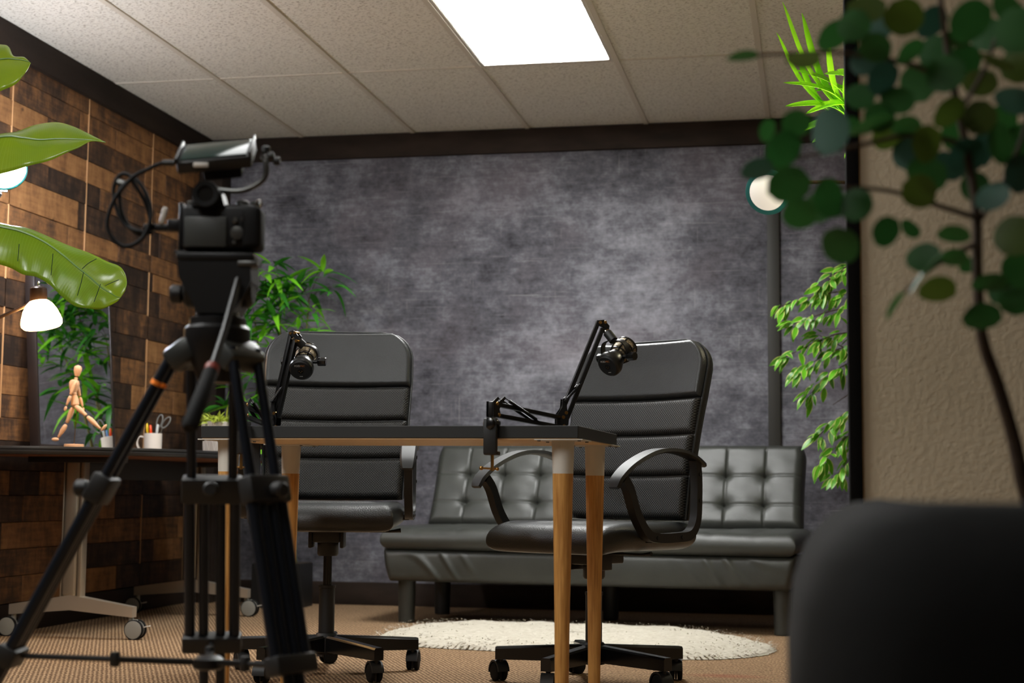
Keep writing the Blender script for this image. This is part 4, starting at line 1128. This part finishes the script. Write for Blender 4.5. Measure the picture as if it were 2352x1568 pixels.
# ================================================================== plants
M['midrib'] = mat('midrib', (96, 130, 52), .35)
EUC_LEAVES = [
    ((-0.373, -0.268, 1.075), 0.022, 0.014, 10),
    ((-0.440, -0.282, 1.077), 0.020, 0.003, 8),
    ((-0.338, -0.214, 1.116), 0.024, 0.015, 20),
    ((-0.316, -0.261, 1.113), 0.021, 0.020, 60),
    ((-0.301, -0.230, 1.142), 0.025, 0.020, 10),
    ((-0.381, -0.263, 1.002), 0.019, 0.017, 30),
    ((-0.345, -0.295, 0.985), 0.030, 0.019, 80),
    ((-0.396, -0.263, 0.972), 0.026, 0.021, 30),
    ((-0.425, -0.266, 0.950), 0.021, 0.012, 8),
    ((-0.389, -0.308, 0.923), 0.027, 0.022, 20),
    ((-0.414, -0.239, 1.001), 0.015, 0.011, 60),
    ((-0.345, -0.247, 0.919), 0.026, 0.023, 120),
    ((-0.378, -0.272, 0.897), 0.022, 0.019, 10),
    ((-0.357, -0.208, 0.916), 0.020, 0.015, 90),
    ((-0.316, -0.241, 0.912), 0.022, 0.019, 40),
    ((-0.335, -0.300, 0.856), 0.024, 0.020, 100),
    ((-0.285, -0.282, 0.873), 0.020, 0.018, 50),
    ((-0.254, -0.195, 0.891), 0.015, 0.012, 160),
    ((-0.208, -0.215, 0.879), 0.021, 0.009, 165),
    ((-0.244, -0.250, 0.849), 0.022, 0.017, 30),
    ((-0.243, -0.279, 0.829), 0.034, 0.005, 58),
    ((-0.206, -0.192, 0.856), 0.018, 0.010, 170),
    ((-0.227, -0.213, 0.817), 0.024, 0.016, 165),
    ((-0.276, -0.262, 0.794), 0.021, 0.008, 62),
    ((-0.185, -0.157, 0.852), 0.015, 0.010, 20),
    ((-0.169, -0.202, 0.825), 0.023, 0.011, 170),
    ((-0.183, -0.252, 0.781), 0.024, 0.016, 175),
    ((-0.137, -0.163, 0.810), 0.022, 0.019, 40),
    ((-0.149, -0.137, 0.824), 0.018, 0.015, 90),
    ((-0.161, -0.245, 1.069), 0.024, 0.013, 170),
    ((-0.237, -0.228, 0.947), 0.026, 0.024, 20),
    ((-0.248, -0.259, 0.921), 0.022, 0.019, 150),
    ((-0.197, -0.336, 1.088), 0.028, 0.023, 40),
    ((-0.144, -0.285, 1.091), 0.028, 0.024, 70),
    ((-0.254, -0.245, 1.084), 0.020, 0.011, 30),
    ((-0.199, -0.206, 1.108), 0.017, 0.009, 150),
    ((-0.212, -0.230, 1.016), 0.023, 0.016, 20),
    ((-0.178, -0.223, 1.011), 0.022, 0.019, 70),
    ((-0.139, -0.217, 1.031), 0.026, 0.020, 10),
    ((-0.259, -0.218, 1.005), 0.020, 0.011, 160),
    ((-0.289, -0.245, 1.010), 0.020, 0.018, 100),
    ((-0.238, -0.252, 0.976), 0.024, 0.021, 50),
    ((-0.190, -0.191, 0.973), 0.026, 0.022, 10),
    ((-0.154, -0.215, 0.982), 0.027, 0.022, 120),
    ((-0.284, -0.248, 1.054), 0.023, 0.020, 70),
    ((-0.261, -0.251, 1.123), 0.025, 0.022, 130),
    ((-0.227, -0.203, 1.130), 0.023, 0.017, 20),
    ((-0.293, -0.253, 1.088), 0.021, 0.015, 150),
    ((-0.304, -0.204, 1.088), 0.020, 0.017, 70),
    ((-0.216, -0.235, 1.060), 0.025, 0.022, 90),
    ((-0.172, -0.175, 1.064), 0.023, 0.019, 30),
    ((-0.135, -0.208, 0.948), 0.025, 0.022, 80),
    ((-0.165, -0.211, 0.923), 0.023, 0.015, 30),
    ((-0.146, -0.243, 0.872), 0.026, 0.022, 60),
    ((-0.134, -0.197, 0.840), 0.025, 0.022, 100),
    ((-0.202, -0.165, 1.005), 0.020, 0.018, 60),
    ((-0.269, -0.243, 1.030), 0.022, 0.019, 20),
    ((-0.179, -0.165, 0.943), 0.020, 0.016, 120),
    ((-0.137, -0.177, 1.149), 0.028, 0.023, 140),
    ((-0.309, -0.201, 1.047), 0.020, 0.018, 20),
    ((-0.290, -0.176, 1.137), 0.024, 0.021, 45),
    ((-0.240, -0.159, 1.071), 0.026, 0.021, 110),
    ((-0.218, -0.138, 1.113), 0.023, 0.021, 60),
    ((-0.185, -0.131, 1.103), 0.023, 0.020, 150),
    ((-0.156, -0.128, 1.134), 0.024, 0.021, 80),
    ((-0.142, -0.115, 1.031), 0.023, 0.021, 30),
    ((-0.204, -0.122, 0.978), 0.023, 0.020, 140),
    ((-0.250, -0.133, 0.993), 0.024, 0.021, 80),
    ((-0.275, -0.140, 1.014), 0.023, 0.019, 20),
    ((-0.118, -0.097, 1.104), 0.026, 0.023, 40),
    ((-0.117, -0.108, 1.010), 0.024, 0.023, 40),
    ((-0.161, -0.095, 1.004), 0.024, 0.020, 100),
    ((-0.322, -0.210, 1.009), 0.015, 0.010, 40),
    ((-0.299, -0.246, 1.000), 0.029, 0.007, 15),
]
EUC_STEMS = [
    [(-0.129, -0.141, 0.596), (-0.140, -0.148, 0.650), (-0.158, -0.158, 0.715), (-0.175, -0.167, 0.769), (-0.179, -0.174, 0.834), (-0.180, -0.183, 0.914), (-0.192, -0.193, 0.993), (-0.206, -0.203, 1.063), (-0.215, -0.211, 1.132), (-0.222, -0.219, 1.192)],
    [(-0.180, -0.182, 0.904), (-0.225, -0.192, 0.918), (-0.274, -0.203, 0.933), (-0.318, -0.213, 0.937), (-0.357, -0.221, 0.937)],
    [(-0.192, -0.192, 0.988), (-0.249, -0.205, 0.998), (-0.303, -0.215, 0.987), (-0.347, -0.223, 0.977), (-0.396, -0.231, 0.967)],
    [(-0.180, -0.179, 0.874), (-0.211, -0.183, 0.859), (-0.246, -0.188, 0.834), (-0.270, -0.190, 0.808)],
    [(-0.181, -0.181, 0.894), (-0.151, -0.179, 0.939), (-0.125, -0.180, 1.004), (-0.111, -0.185, 1.079)],
    [(-0.204, -0.201, 1.053), (-0.248, -0.213, 1.077), (-0.302, -0.224, 1.087), (-0.346, -0.234, 1.091), (-0.444, -0.253, 1.086)],
    [(-0.179, -0.174, 0.829), (-0.157, -0.169, 0.824), (-0.133, -0.165, 0.830)],
    [(-0.199, -0.197, 1.023), (-0.169, -0.196, 1.073), (-0.149, -0.198, 1.133)],
]
def eucalyptus():
    e = empty('eucalyptus_plant', (.36, 1.98, 0)); rnd = random.Random(5)
    MB().lathe([(.10, 0), (.105, .004), (.125, .26), (.118, .262), (.114, .23), (.0005, .228)], 32).build('pot', M['pot_black'], e)
    MB().lathe([(.113, .229), (.05, .236), (.0005, .238)], 24).build('soil', M['soil'], e)
    bk = M['stem_brown']
    tr = [(-.02, 0, .23), (-.055, -.06, .36), (-.10, -.115, .50)] + EUC_STEMS[0]
    tp = spline(tr, 5); n = len(tp)
    MB().tube(tp, [.011 - .0085 * i / n for i in range(n)], 8).build('trunk', bk, e)
    for s in EUC_STEMS[1:]:
        p = spline(s, 5); MB().tube(p, [.0035 - .002 * i / len(p) for i in range(len(p))], 6).build('branch', bk, e)
    pr = lambda t: math.sqrt(max(0, 1 - (2 * t - 1) ** 2)) * (.93 + .07 * t)
    mats = [leaf_mat('eucalyptus_leaf', (30, 76, 32), (54, 108, 48), .55, .32), leaf_mat('eucalyptus_leaf_blue', (34, 72, 58), (56, 98, 78), .55, .18), leaf_mat('eucalyptus_leaf_olive', (50, 70, 22), (84, 104, 34), .5, .35)]
    ms = [leaf_mesh('eucalyptus_leaf', m, 1, 1, .12, .08, 9, pr) for m in mats]
    rt, aw = Vector((.98, .198, 0)), Vector((-.198, .975, .097))
    up = rt.cross(aw) * 1.0
    for k, (c, a, b, g) in enumerate(EUC_LEAVES):
        a, b = a * .93, b * .93
        th = R(g); A = rt * math.cos(th) + up * math.sin(th); B = up * math.cos(th) - rt * math.sin(th)
        ti = math.acos(min(1, b / a)) * rnd.choice((-1, 1)); A = (A + aw * rnd.uniform(-.3, .3)).normalized()
        Bn = (B * math.cos(ti) + aw * math.sin(ti)); Bn = (Bn - A * Bn.dot(A)).normalized()
        N = Bn.cross(A)
        m = Matrix((Bn, A, N)).transposed().to_4x4() @ Matrix.Diagonal((2 * a, 2 * a, 2 * a, 1)); m.translation = Vector(c) - A * a
        inst('leaf', ms[rnd.choice((0, 0, 0, 1, 2))], e, m)
    tag(e, 'dark green round leaved eucalyptus in the right foreground, out of focus', 'potted plant')
eucalyptus()

def banana():
    e = empty('banana_plant', (-2.95, 4.2, 0))
    MB().lathe([(.13, 0), (.135, .004), (.16, .30), (.152, .302), (.148, .27), (.0005, .268)], 32).build('pot', M['pot_black'], e)
    MB().lathe([(.147, .269), (.06, .278), (.0005, .28)], 24).build('soil', M['soil'], e)
    MB().tube(spline([(0, 0, .27), (-.01, .0, .6), (.0, .0, 1.0), (.02, .0, 1.35)], 5), [.035] * 6 + [.03] * 5 + [.022] * 5, 12).build('trunk', M['stem_green'], e)
    t = NT('banana_leaf'); co = t.coord()
    tc = t.n('ShaderNodeTexCoord'); sp = t.n('ShaderNodeSeparateXYZ'); t.l(tc.outputs['UV'], sp.inputs[0])
    w = t.math('SINE', t.math('ADD', t.math('MULTIPLY', sp.outputs[0], 420), t.math('MULTIPLY', sp.outputs[1], 16)))
    col = t.mix(lin((70, 132, 36)), lin((134, 166, 34)), t.noise(co, 5, 3))
    col = t.mix(col, lin((150, 184, 70)), t.ramp(w, [(.86, (0, 0, 0)), (1.0, (.45, .45, .45))]))
    t.base(col); t.set(Roughness=.25, Specular_IOR_Level=.6); t.bump(w, .04, .001)
    tr = t.n('ShaderNodeBsdfTranslucent'); t.l(t.mix(col, lin((214, 196, 20)), .6), tr.inputs[0])
    mx = t.n('ShaderNodeMixShader'); mx.inputs[0].default_value = .45
    t.l(t.b.outputs[0], mx.inputs[1]); t.l(tr.outputs[0], mx.inputs[2]); t.l(mx.outputs[0], t.out.inputs[0])
    def blade(U, Mi, L_, k=6, nv=8, wave=.006):
        U, Mi, L_ = spline(U, k), spline(Mi, k), spline(L_, k); n = len(Mi)
        vs = []; uv = []
        for i in range(n):
            for j in range(2 * nv + 1):
                s = j / nv - 1
                q = U[i] if s < 0 else L_[i]; a = abs(s)
                p = Mi[i].lerp(q, a)
                fade = 1 - (i / (n - 1)) ** 4
                bow = (math.sin(PI * a) * .010 + wave * a * math.sin(i * .45 + (2 if s > 0 else 0))) * fade
                p = p + Vector((.1, -.9, .25)) * bow
                vs.append(p); uv.append((i / (n - 1), a if s > 0 else -a))
        fs = [[i * (2 * nv + 1) + j, (i + 1) * (2 * nv + 1) + j, (i + 1) * (2 * nv + 1) + j + 1, i * (2 * nv + 1) + j + 1] for i in range(n - 1) for j in range(2 * nv)]
        me = bpy.data.meshes.new('leaf'); me.from_pydata([tuple(v) for v in vs], [], fs)
        ul = me.uv_layers.new(name='uv')
        for lp in me.loops: ul.data[lp.index].uv = uv[lp.vertex_index]
        for p in me.polygons: p.use_smooth = True
        me.materials.append(t.m)
        o = bpy.data.objects.new('leaf', me); COL.objects.link(o); o.parent = e
        s = o.modifiers.new('s', 'SOLIDIFY'); s.thickness = .0009
        MB().tube([p + Vector((.0, -.002, .001)) for p in Mi], [.0045 - .0036 * i / n for i in range(n)], 7).build('midrib', M['midrib'], o)
        a = Mi[0]
        MB().tube(spline([(.015, 0, 1.2 if a.z < 1.5 else 1.34), (a.x * .5, a.y * .5, a.z - .07), a], 6), .008, 8).build('stalk', M['stem_green'], o)
        return o
    lc = blade([(0.261, 0.031, 1.442), (0.465, 0.066, 1.398), (0.533, 0.081, 1.389), (0.597, 0.096, 1.363), (0.663, 0.112, 1.337), (0.729, 0.128, 1.310), (0.786, 0.132, 1.286), (0.830, 0.132, 1.269), (0.855, 0.129, 1.247), (0.871, 0.115, 1.211), (0.870, 0.108, 1.185)],
        [(0.294, -0.021, 1.418), (0.491, 0.022, 1.379), (0.559, 0.037, 1.363), (0.621, 0.053, 1.335), (0.673, 0.067, 1.299), (0.719, 0.080, 1.260), (0.758, 0.091, 1.229), (0.793, 0.101, 1.197), (0.819, 0.108, 1.181), (0.842, 0.104, 1.168), (0.858, 0.102, 1.163)],
        [(0.322, -0.054, 1.291), (0.521, -0.021, 1.257), (0.597, -0.013, 1.222), (0.636, -0.004, 1.217), (0.674, 0.006, 1.193), (0.713, 0.017, 1.155), (0.751, 0.028, 1.130), (0.785, 0.046, 1.123), (0.811, 0.071, 1.127), (0.832, 0.094, 1.139), (0.851, 0.102, 1.155)], wave=.007)
    blade([(0.251, 0.030, 1.636), (0.452, 0.066, 1.679), (0.508, 0.076, 1.692), (0.565, 0.086, 1.709), (0.628, 0.088, 1.718), (0.682, 0.090, 1.702), (0.748, 0.076, 1.672), (0.809, 0.060, 1.641)],
        [(0.296, -0.040, 1.611), (0.494, -0.005, 1.652), (0.559, 0.009, 1.651), (0.612, 0.020, 1.645), (0.664, 0.030, 1.648), (0.710, 0.039, 1.648), (0.762, 0.050, 1.646), (0.811, 0.061, 1.640)],
        [(0.324, -0.074, 1.488), (0.529, -0.057, 1.528), (0.607, -0.043, 1.547), (0.654, -0.025, 1.566), (0.701, -0.008, 1.587), (0.742, 0.009, 1.610), (0.770, 0.042, 1.640), (0.812, 0.061, 1.639)], wave=.004)
    blade([(0.277, -0.038, 1.962), (0.396, -0.014, 1.957), (0.470, 0.012, 1.952), (0.497, 0.018, 1.942), (0.515, 0.015, 1.914), (0.558, 0.004, 1.903), (0.585, -0.009, 1.883)],
        [(0.299, -0.068, 1.891), (0.417, -0.044, 1.892), (0.496, -0.028, 1.890), (0.520, -0.023, 1.892), (0.542, -0.019, 1.890), (0.564, -0.014, 1.888), (0.586, -0.009, 1.882)],
        [(0.326, -0.097, 1.725), (0.449, -0.085, 1.750), (0.526, -0.072, 1.775), (0.555, -0.068, 1.791), (0.579, -0.055, 1.812), (0.590, -0.035, 1.845), (0.588, -0.008, 1.881)], wave=.004)
    dk = mat('leaf_crease', (18, 46, 22), .5)
    for c in [[(0.584, -0.025, 1.316), (0.581, -0.022, 1.284), (0.579, -0.020, 1.264)],
        [(0.684, -0.002, 1.288), (0.681, 0.001, 1.258), (0.677, 0.004, 1.223)],
        [(0.774, 0.022, 1.233), (0.766, 0.024, 1.200), (0.755, 0.025, 1.162)],
        [(0.824, 0.036, 1.198), (0.815, 0.036, 1.172), (0.804, 0.037, 1.144)],
        [(0.838, 0.039, 1.193), (0.859, 0.042, 1.203), (0.879, 0.045, 1.211)],
        [(0.770, 0.020, 1.243), (0.789, 0.022, 1.260), (0.813, 0.026, 1.274)]]:
        MB().tube(spline(c, 4), .0011, 5).build('crease', dk, lc)
    tag(e, 'banana plant with broad glossy leaves reaching in from the left edge', 'potted plant')
banana()

def bamboo():
    e = empty('bamboo_plant', (-2.64, 7.33, 0)); rnd = random.Random(21)
    MB().prism([(-.125, -.10), (.125, -.10), (.125, .10), (-.125, .10)], 0, .215).build('pot', M['pot_black'], e, 20)
    MB().box((0, 0, .217), (.235, .19, .004)).build('soil', M['soil'], e)
    lm = [leaf_mat('bamboo_leaf', (38, 104, 30), (66, 146, 40), .45, .3), leaf_mat('bamboo_leaf_bright', (112, 206, 36), (156, 226, 56), .45, .35)]
    pr = lambda t: (math.sin(PI * t ** .75)) ** .9 if t < .999 else .02
    ms = [[leaf_mesh('bamboo_leaf', m, l, l * .19, .25, d, 6, pr) for l, d in ((.145, .35), (.165, .2), (.13, .6), (.155, .9))] for m in lm]
    tips = []
    for k, (bx, by, tx, ty, tz) in enumerate(((-.06, .02, -.11, -.18, 1.42), (.0, -.03, .02, -.2, 1.62), (.05, .03, .17, -.18, 1.52), (-.02, -.05, -.05, -.22, 1.15), (.07, -.02, .08, -.17, 1.30), (-.09, -.03, -.20, -.16, .95))):
        p = spline([(bx, by, .21), (bx + (tx - bx) * .15, by + (ty - by) * .2, tz * .4), (bx + (tx - bx) * .5, by + (ty - by) * .55, tz * .72), (tx, ty, tz)], 8)
        MB().tube(p, [.009 - .006 * i / len(p) for i in range(len(p))], 8).build('cane', M['cane'], e)
        tips.append(p)
    clusters = [(.02, -.30, 1.70), (-.03, -.26, 1.66), (.06, -.27, 1.62), (.27, -.27, 1.66), (.20, -.25, 1.58), (.31, -.26, 1.57), (.13, -.28, 1.60), (-.08, -.27, 1.54), (.0, -.28, 1.50), (.10, -.28, 1.49), (.22, -.26, 1.47),
                (-.11, -.26, 1.42), (.04, -.28, 1.40), (.15, -.28, 1.38), (-.04, -.28, 1.34), (.20, -.27, 1.34), (-.12, -.27, 1.28), (.08, -.28, 1.28), (.0, -.27, 1.22), (-.09, -.27, 1.16), (.12, -.26, 1.20), (-.02, -.27, 1.10),
                (-.15, -.26, 1.06), (.06, -.25, 1.08), (-.10, -.26, .98), (-.20, -.25, .92), (-.02, -.26, .96), (-.06, -.27, 1.60), (-.10, -.26, 1.48), (.03, -.26, 1.56), (-.06, -.25, .84), (-.24, -.22, 1.00), (-.20, -.22, .76), (.0, -.22, 1.62), (.08, -.24, 1.55), (-.05, -.2, 1.58), (.05, -.3, 1.46), (-.02, -.2, 1.42)]
    cnt = 0
    for c in clusters:
        c = Vector(c); best = min((q for p in tips for q in p[6:]), key=lambda q: (q - c).length + (0 if q.z < c.z else .15))
        mid = best.lerp(c, .5) + Vector((0, 0, .02))
        MB().tube(spline([best, mid, c], 4), .0018, 5).build('twig', M['stem_brown'], e)
        az = rnd.uniform(0, 2 * PI); bright = rnd.random() < .38
        nl = rnd.choice((7, 8, 8, 9))
        for i in range(nl):
            a = az + 2 * PI * i / nl + rnd.uniform(-.3, .3); el = rnd.uniform(-.35, .9)
            d = Vector((math.cos(a), math.sin(a) * .8, el))
            kind = 1 if (bright and rnd.random() < .75) or rnd.random() < .08 else 0
            inst('leaf', rnd.choice(ms[kind]), e, frame(c + d * .006 + Vector((0, 0, -.006 * i)), d, (0, 0, 1), rnd.uniform(-.5, .5), rnd.uniform(.8, 1.12))); cnt += 1
    tag(e, 'tall bamboo plant with narrow bright green leaves in the corner behind the office chair', 'potted plant')
bamboo()

def ficus():
    e = empty('variegated_ficus', (.34, 6.63, 0)); rnd = random.Random(33)
    MB().lathe([(.12, 0), (.125, .004), (.15, .28), (.142, .282), (.138, .25), (.0005, .248)], 32).build('pot', M['pot_black'], e)
    MB().lathe([(.137, .249), (.0005, .256)], 24).build('soil', M['soil'], e)
    tr = spline([(0, 0, .25), (-.03, 0, .6), (.01, .0, .95), (-.04, 0, 1.3), (-.10, -.02, 1.62)], 6)
    MB().tube(tr, [.013 - .009 * i / len(tr) for i in range(len(tr))], 8).build('trunk', M['stem_brown'], e)
    lm = leaf_mat('ficus_leaf', (24, 84, 22), (128, 216, 40), .38, .35, 18, (206, 218, 120))
    pr = lambda t: math.sin(PI * t ** .8) ** .85 if t < .999 else .02
    ms = [leaf_mesh('ficus_leaf', lm, l, l * .38, .22, d, 6, pr) for l, d in ((.074, .2), (.066, .45), (.08, .1), (.06, .6))]
    br = [((-.10, -.02, 1.60), (-.28, -.05, 1.50), (-.33, -.06, 1.44)), ((-.06, -.01, 1.42), (-.25, -.06, 1.44), (-.50, -.08, 1.38)), ((-.05, -.01, 1.38), (-.26, -.09, 1.36), (-.44, -.10, 1.30)),
          ((-.03, -.01, 1.25), (-.25, -.07, 1.26), (-.48, -.08, 1.16)), ((-.02, -.01, 1.18), (-.23, -.08, 1.20), (-.42, -.10, 1.10)), ((0, -.01, 1.10), (-.20, -.06, 1.14), (-.38, -.09, 1.00)), ((0, -.01, 1.15), (-.18, -.07, 1.18), (-.34, -.05, 1.26)),
          ((-.01, 0, .92), (-.18, -.06, .95), (-.34, -.08, .83)), ((-.01, 0, .85), (-.17, -.07, .86), (-.33, -.07, .72)), ((-.02, 0, .80), (-.16, -.04, .78), (-.27, -.06, .66)), ((-.06, 0, 1.5), (-.2, .02, 1.56), (-.27, .0, 1.52)), ((.01, 0, 1.0), (-.15, -.03, 1.03), (-.28, -.06, .96))]
    cnt = 0
    for b in br:
        p = spline(b, 10); MB().tube(p, [.004 - .0028 * i / len(p) for i in range(len(p))], 6).build('branch', M['stem_brown'], e)
        n = len(p)
        for i in range(6, n):
            for _ in range(2 if i < n - 1 else 5):
                if cnt >= 298 or p[i].x > -.17: break
                t = (p[min(i + 1, n - 1)] - p[i - 1]).normalized()
                side = Vector((rnd.uniform(-1, 1), rnd.uniform(-1, .5), rnd.uniform(-1, .6)))
                d = (t * rnd.uniform(.2, .9) + side * .8 + Vector((-.1, -.1, -.35))).normalized()
                q = p[i] + side * .022
                MB_ = frame(q, d, (rnd.uniform(-.4, .4), -.6, .8), rnd.uniform(-.6, .6), rnd.uniform(.75, 1.1))
                inst('leaf', rnd.choice(ms), e, MB_); cnt += 1
    tag(e, 'bushy ficus with cream edged green leaves behind the partition strip', 'potted plant')
ficus()

def spider_plant():
    e = empty('hanging_spider_plant', (.23, 5.14, 1.60))
    MB().lathe([(.065, 0), (.075, .006), (.095, .13), (.10, .132), (.10, .145), (.092, .147), (.088, .12), (.0005, .118)], 32).build('pot', mat('planter_white', (210, 206, 198), .5), e)
    MB().lathe([(.087, .119), (.0005, .128)], 24).build('soil', M['soil'], e)
    for k in range(3):
        a = 2 * PI * k / 3 + .5
        MB().tube([(.098 * math.cos(a), .098 * math.sin(a), .138), (0, 0, .835)], .0018, 5).build('hanger_cord', M['white_paint'], e)
    lm = leaf_mat('strap_leaf', (132, 204, 24), (176, 226, 54), .35, .5)
    rnd = random.Random(4)
    o = Vector((-.02, 0, .14))
    tg = [(-.33, -.29, .56), (-.27, -.18, .555), (-.35, -.29, .46), (-.33, -.27, .30), (-.325, -.26, .225), (-.24, -.23, .11), (-.16, -.14, .37), (-.30, -.2, .36), (-.12, -.12, .40), (-.26, -.25, .20), (-.20, -.28, .32), (-.29, -.16, .43), (-.10, -.2, .30), (-.22, -.1, .25), (-.14, -.25, .05), (.1, .15, .45), (.2, 0, .3), (.15, -.15, .35), (.05, .2, .2), (-.19, -.19, .47), (-.05, -.22, .16), (-.23, -.15, .30), (-.30, -.24, .14)]
    for k, t in enumerate(tg):
        t = Vector(t); mid = o.lerp(t, .55) + (Vector((-.05, -.02, -.03)) if t.z > .4 else Vector((.02, .0, .05 + .03 * rnd.random())))
        P_ = spline([o + Vector((rnd.uniform(-.02, .02), rnd.uniform(-.02, .02), -.01)), mid, t], 8); n = len(P_)
        vs = []; w0 = rnd.uniform(.018, .025)
        for i, p in enumerate(P_):
            tg_ = (P_[min(i + 1, n - 1)] - P_[max(i - 1, 0)]).normalized(); s = tg_.cross(Vector((.25, -.6, .75))).normalized(); nn = s.cross(tg_)
            w = w0 * min(1, .5 + 2 * i / n) * (1 - (i / (n - 1)) ** 4) + .0006
            vs += [p - s * w + nn * w * .35, p, p + s * w + nn * w * .35]
        fs = [f for i in range(n - 1) for f in ([i * 3, i * 3 + 1, i * 3 + 4, i * 3 + 3], [i * 3 + 1, i * 3 + 2, i * 3 + 5, i * 3 + 4])]
        m = MB(); m.add(vs, fs); m.build('leaf', lm, e, 80, solid=.0008)
    tag(e, 'hanging plant with long bright green strap leaves near the ceiling', 'potted plant')
spider_plant()
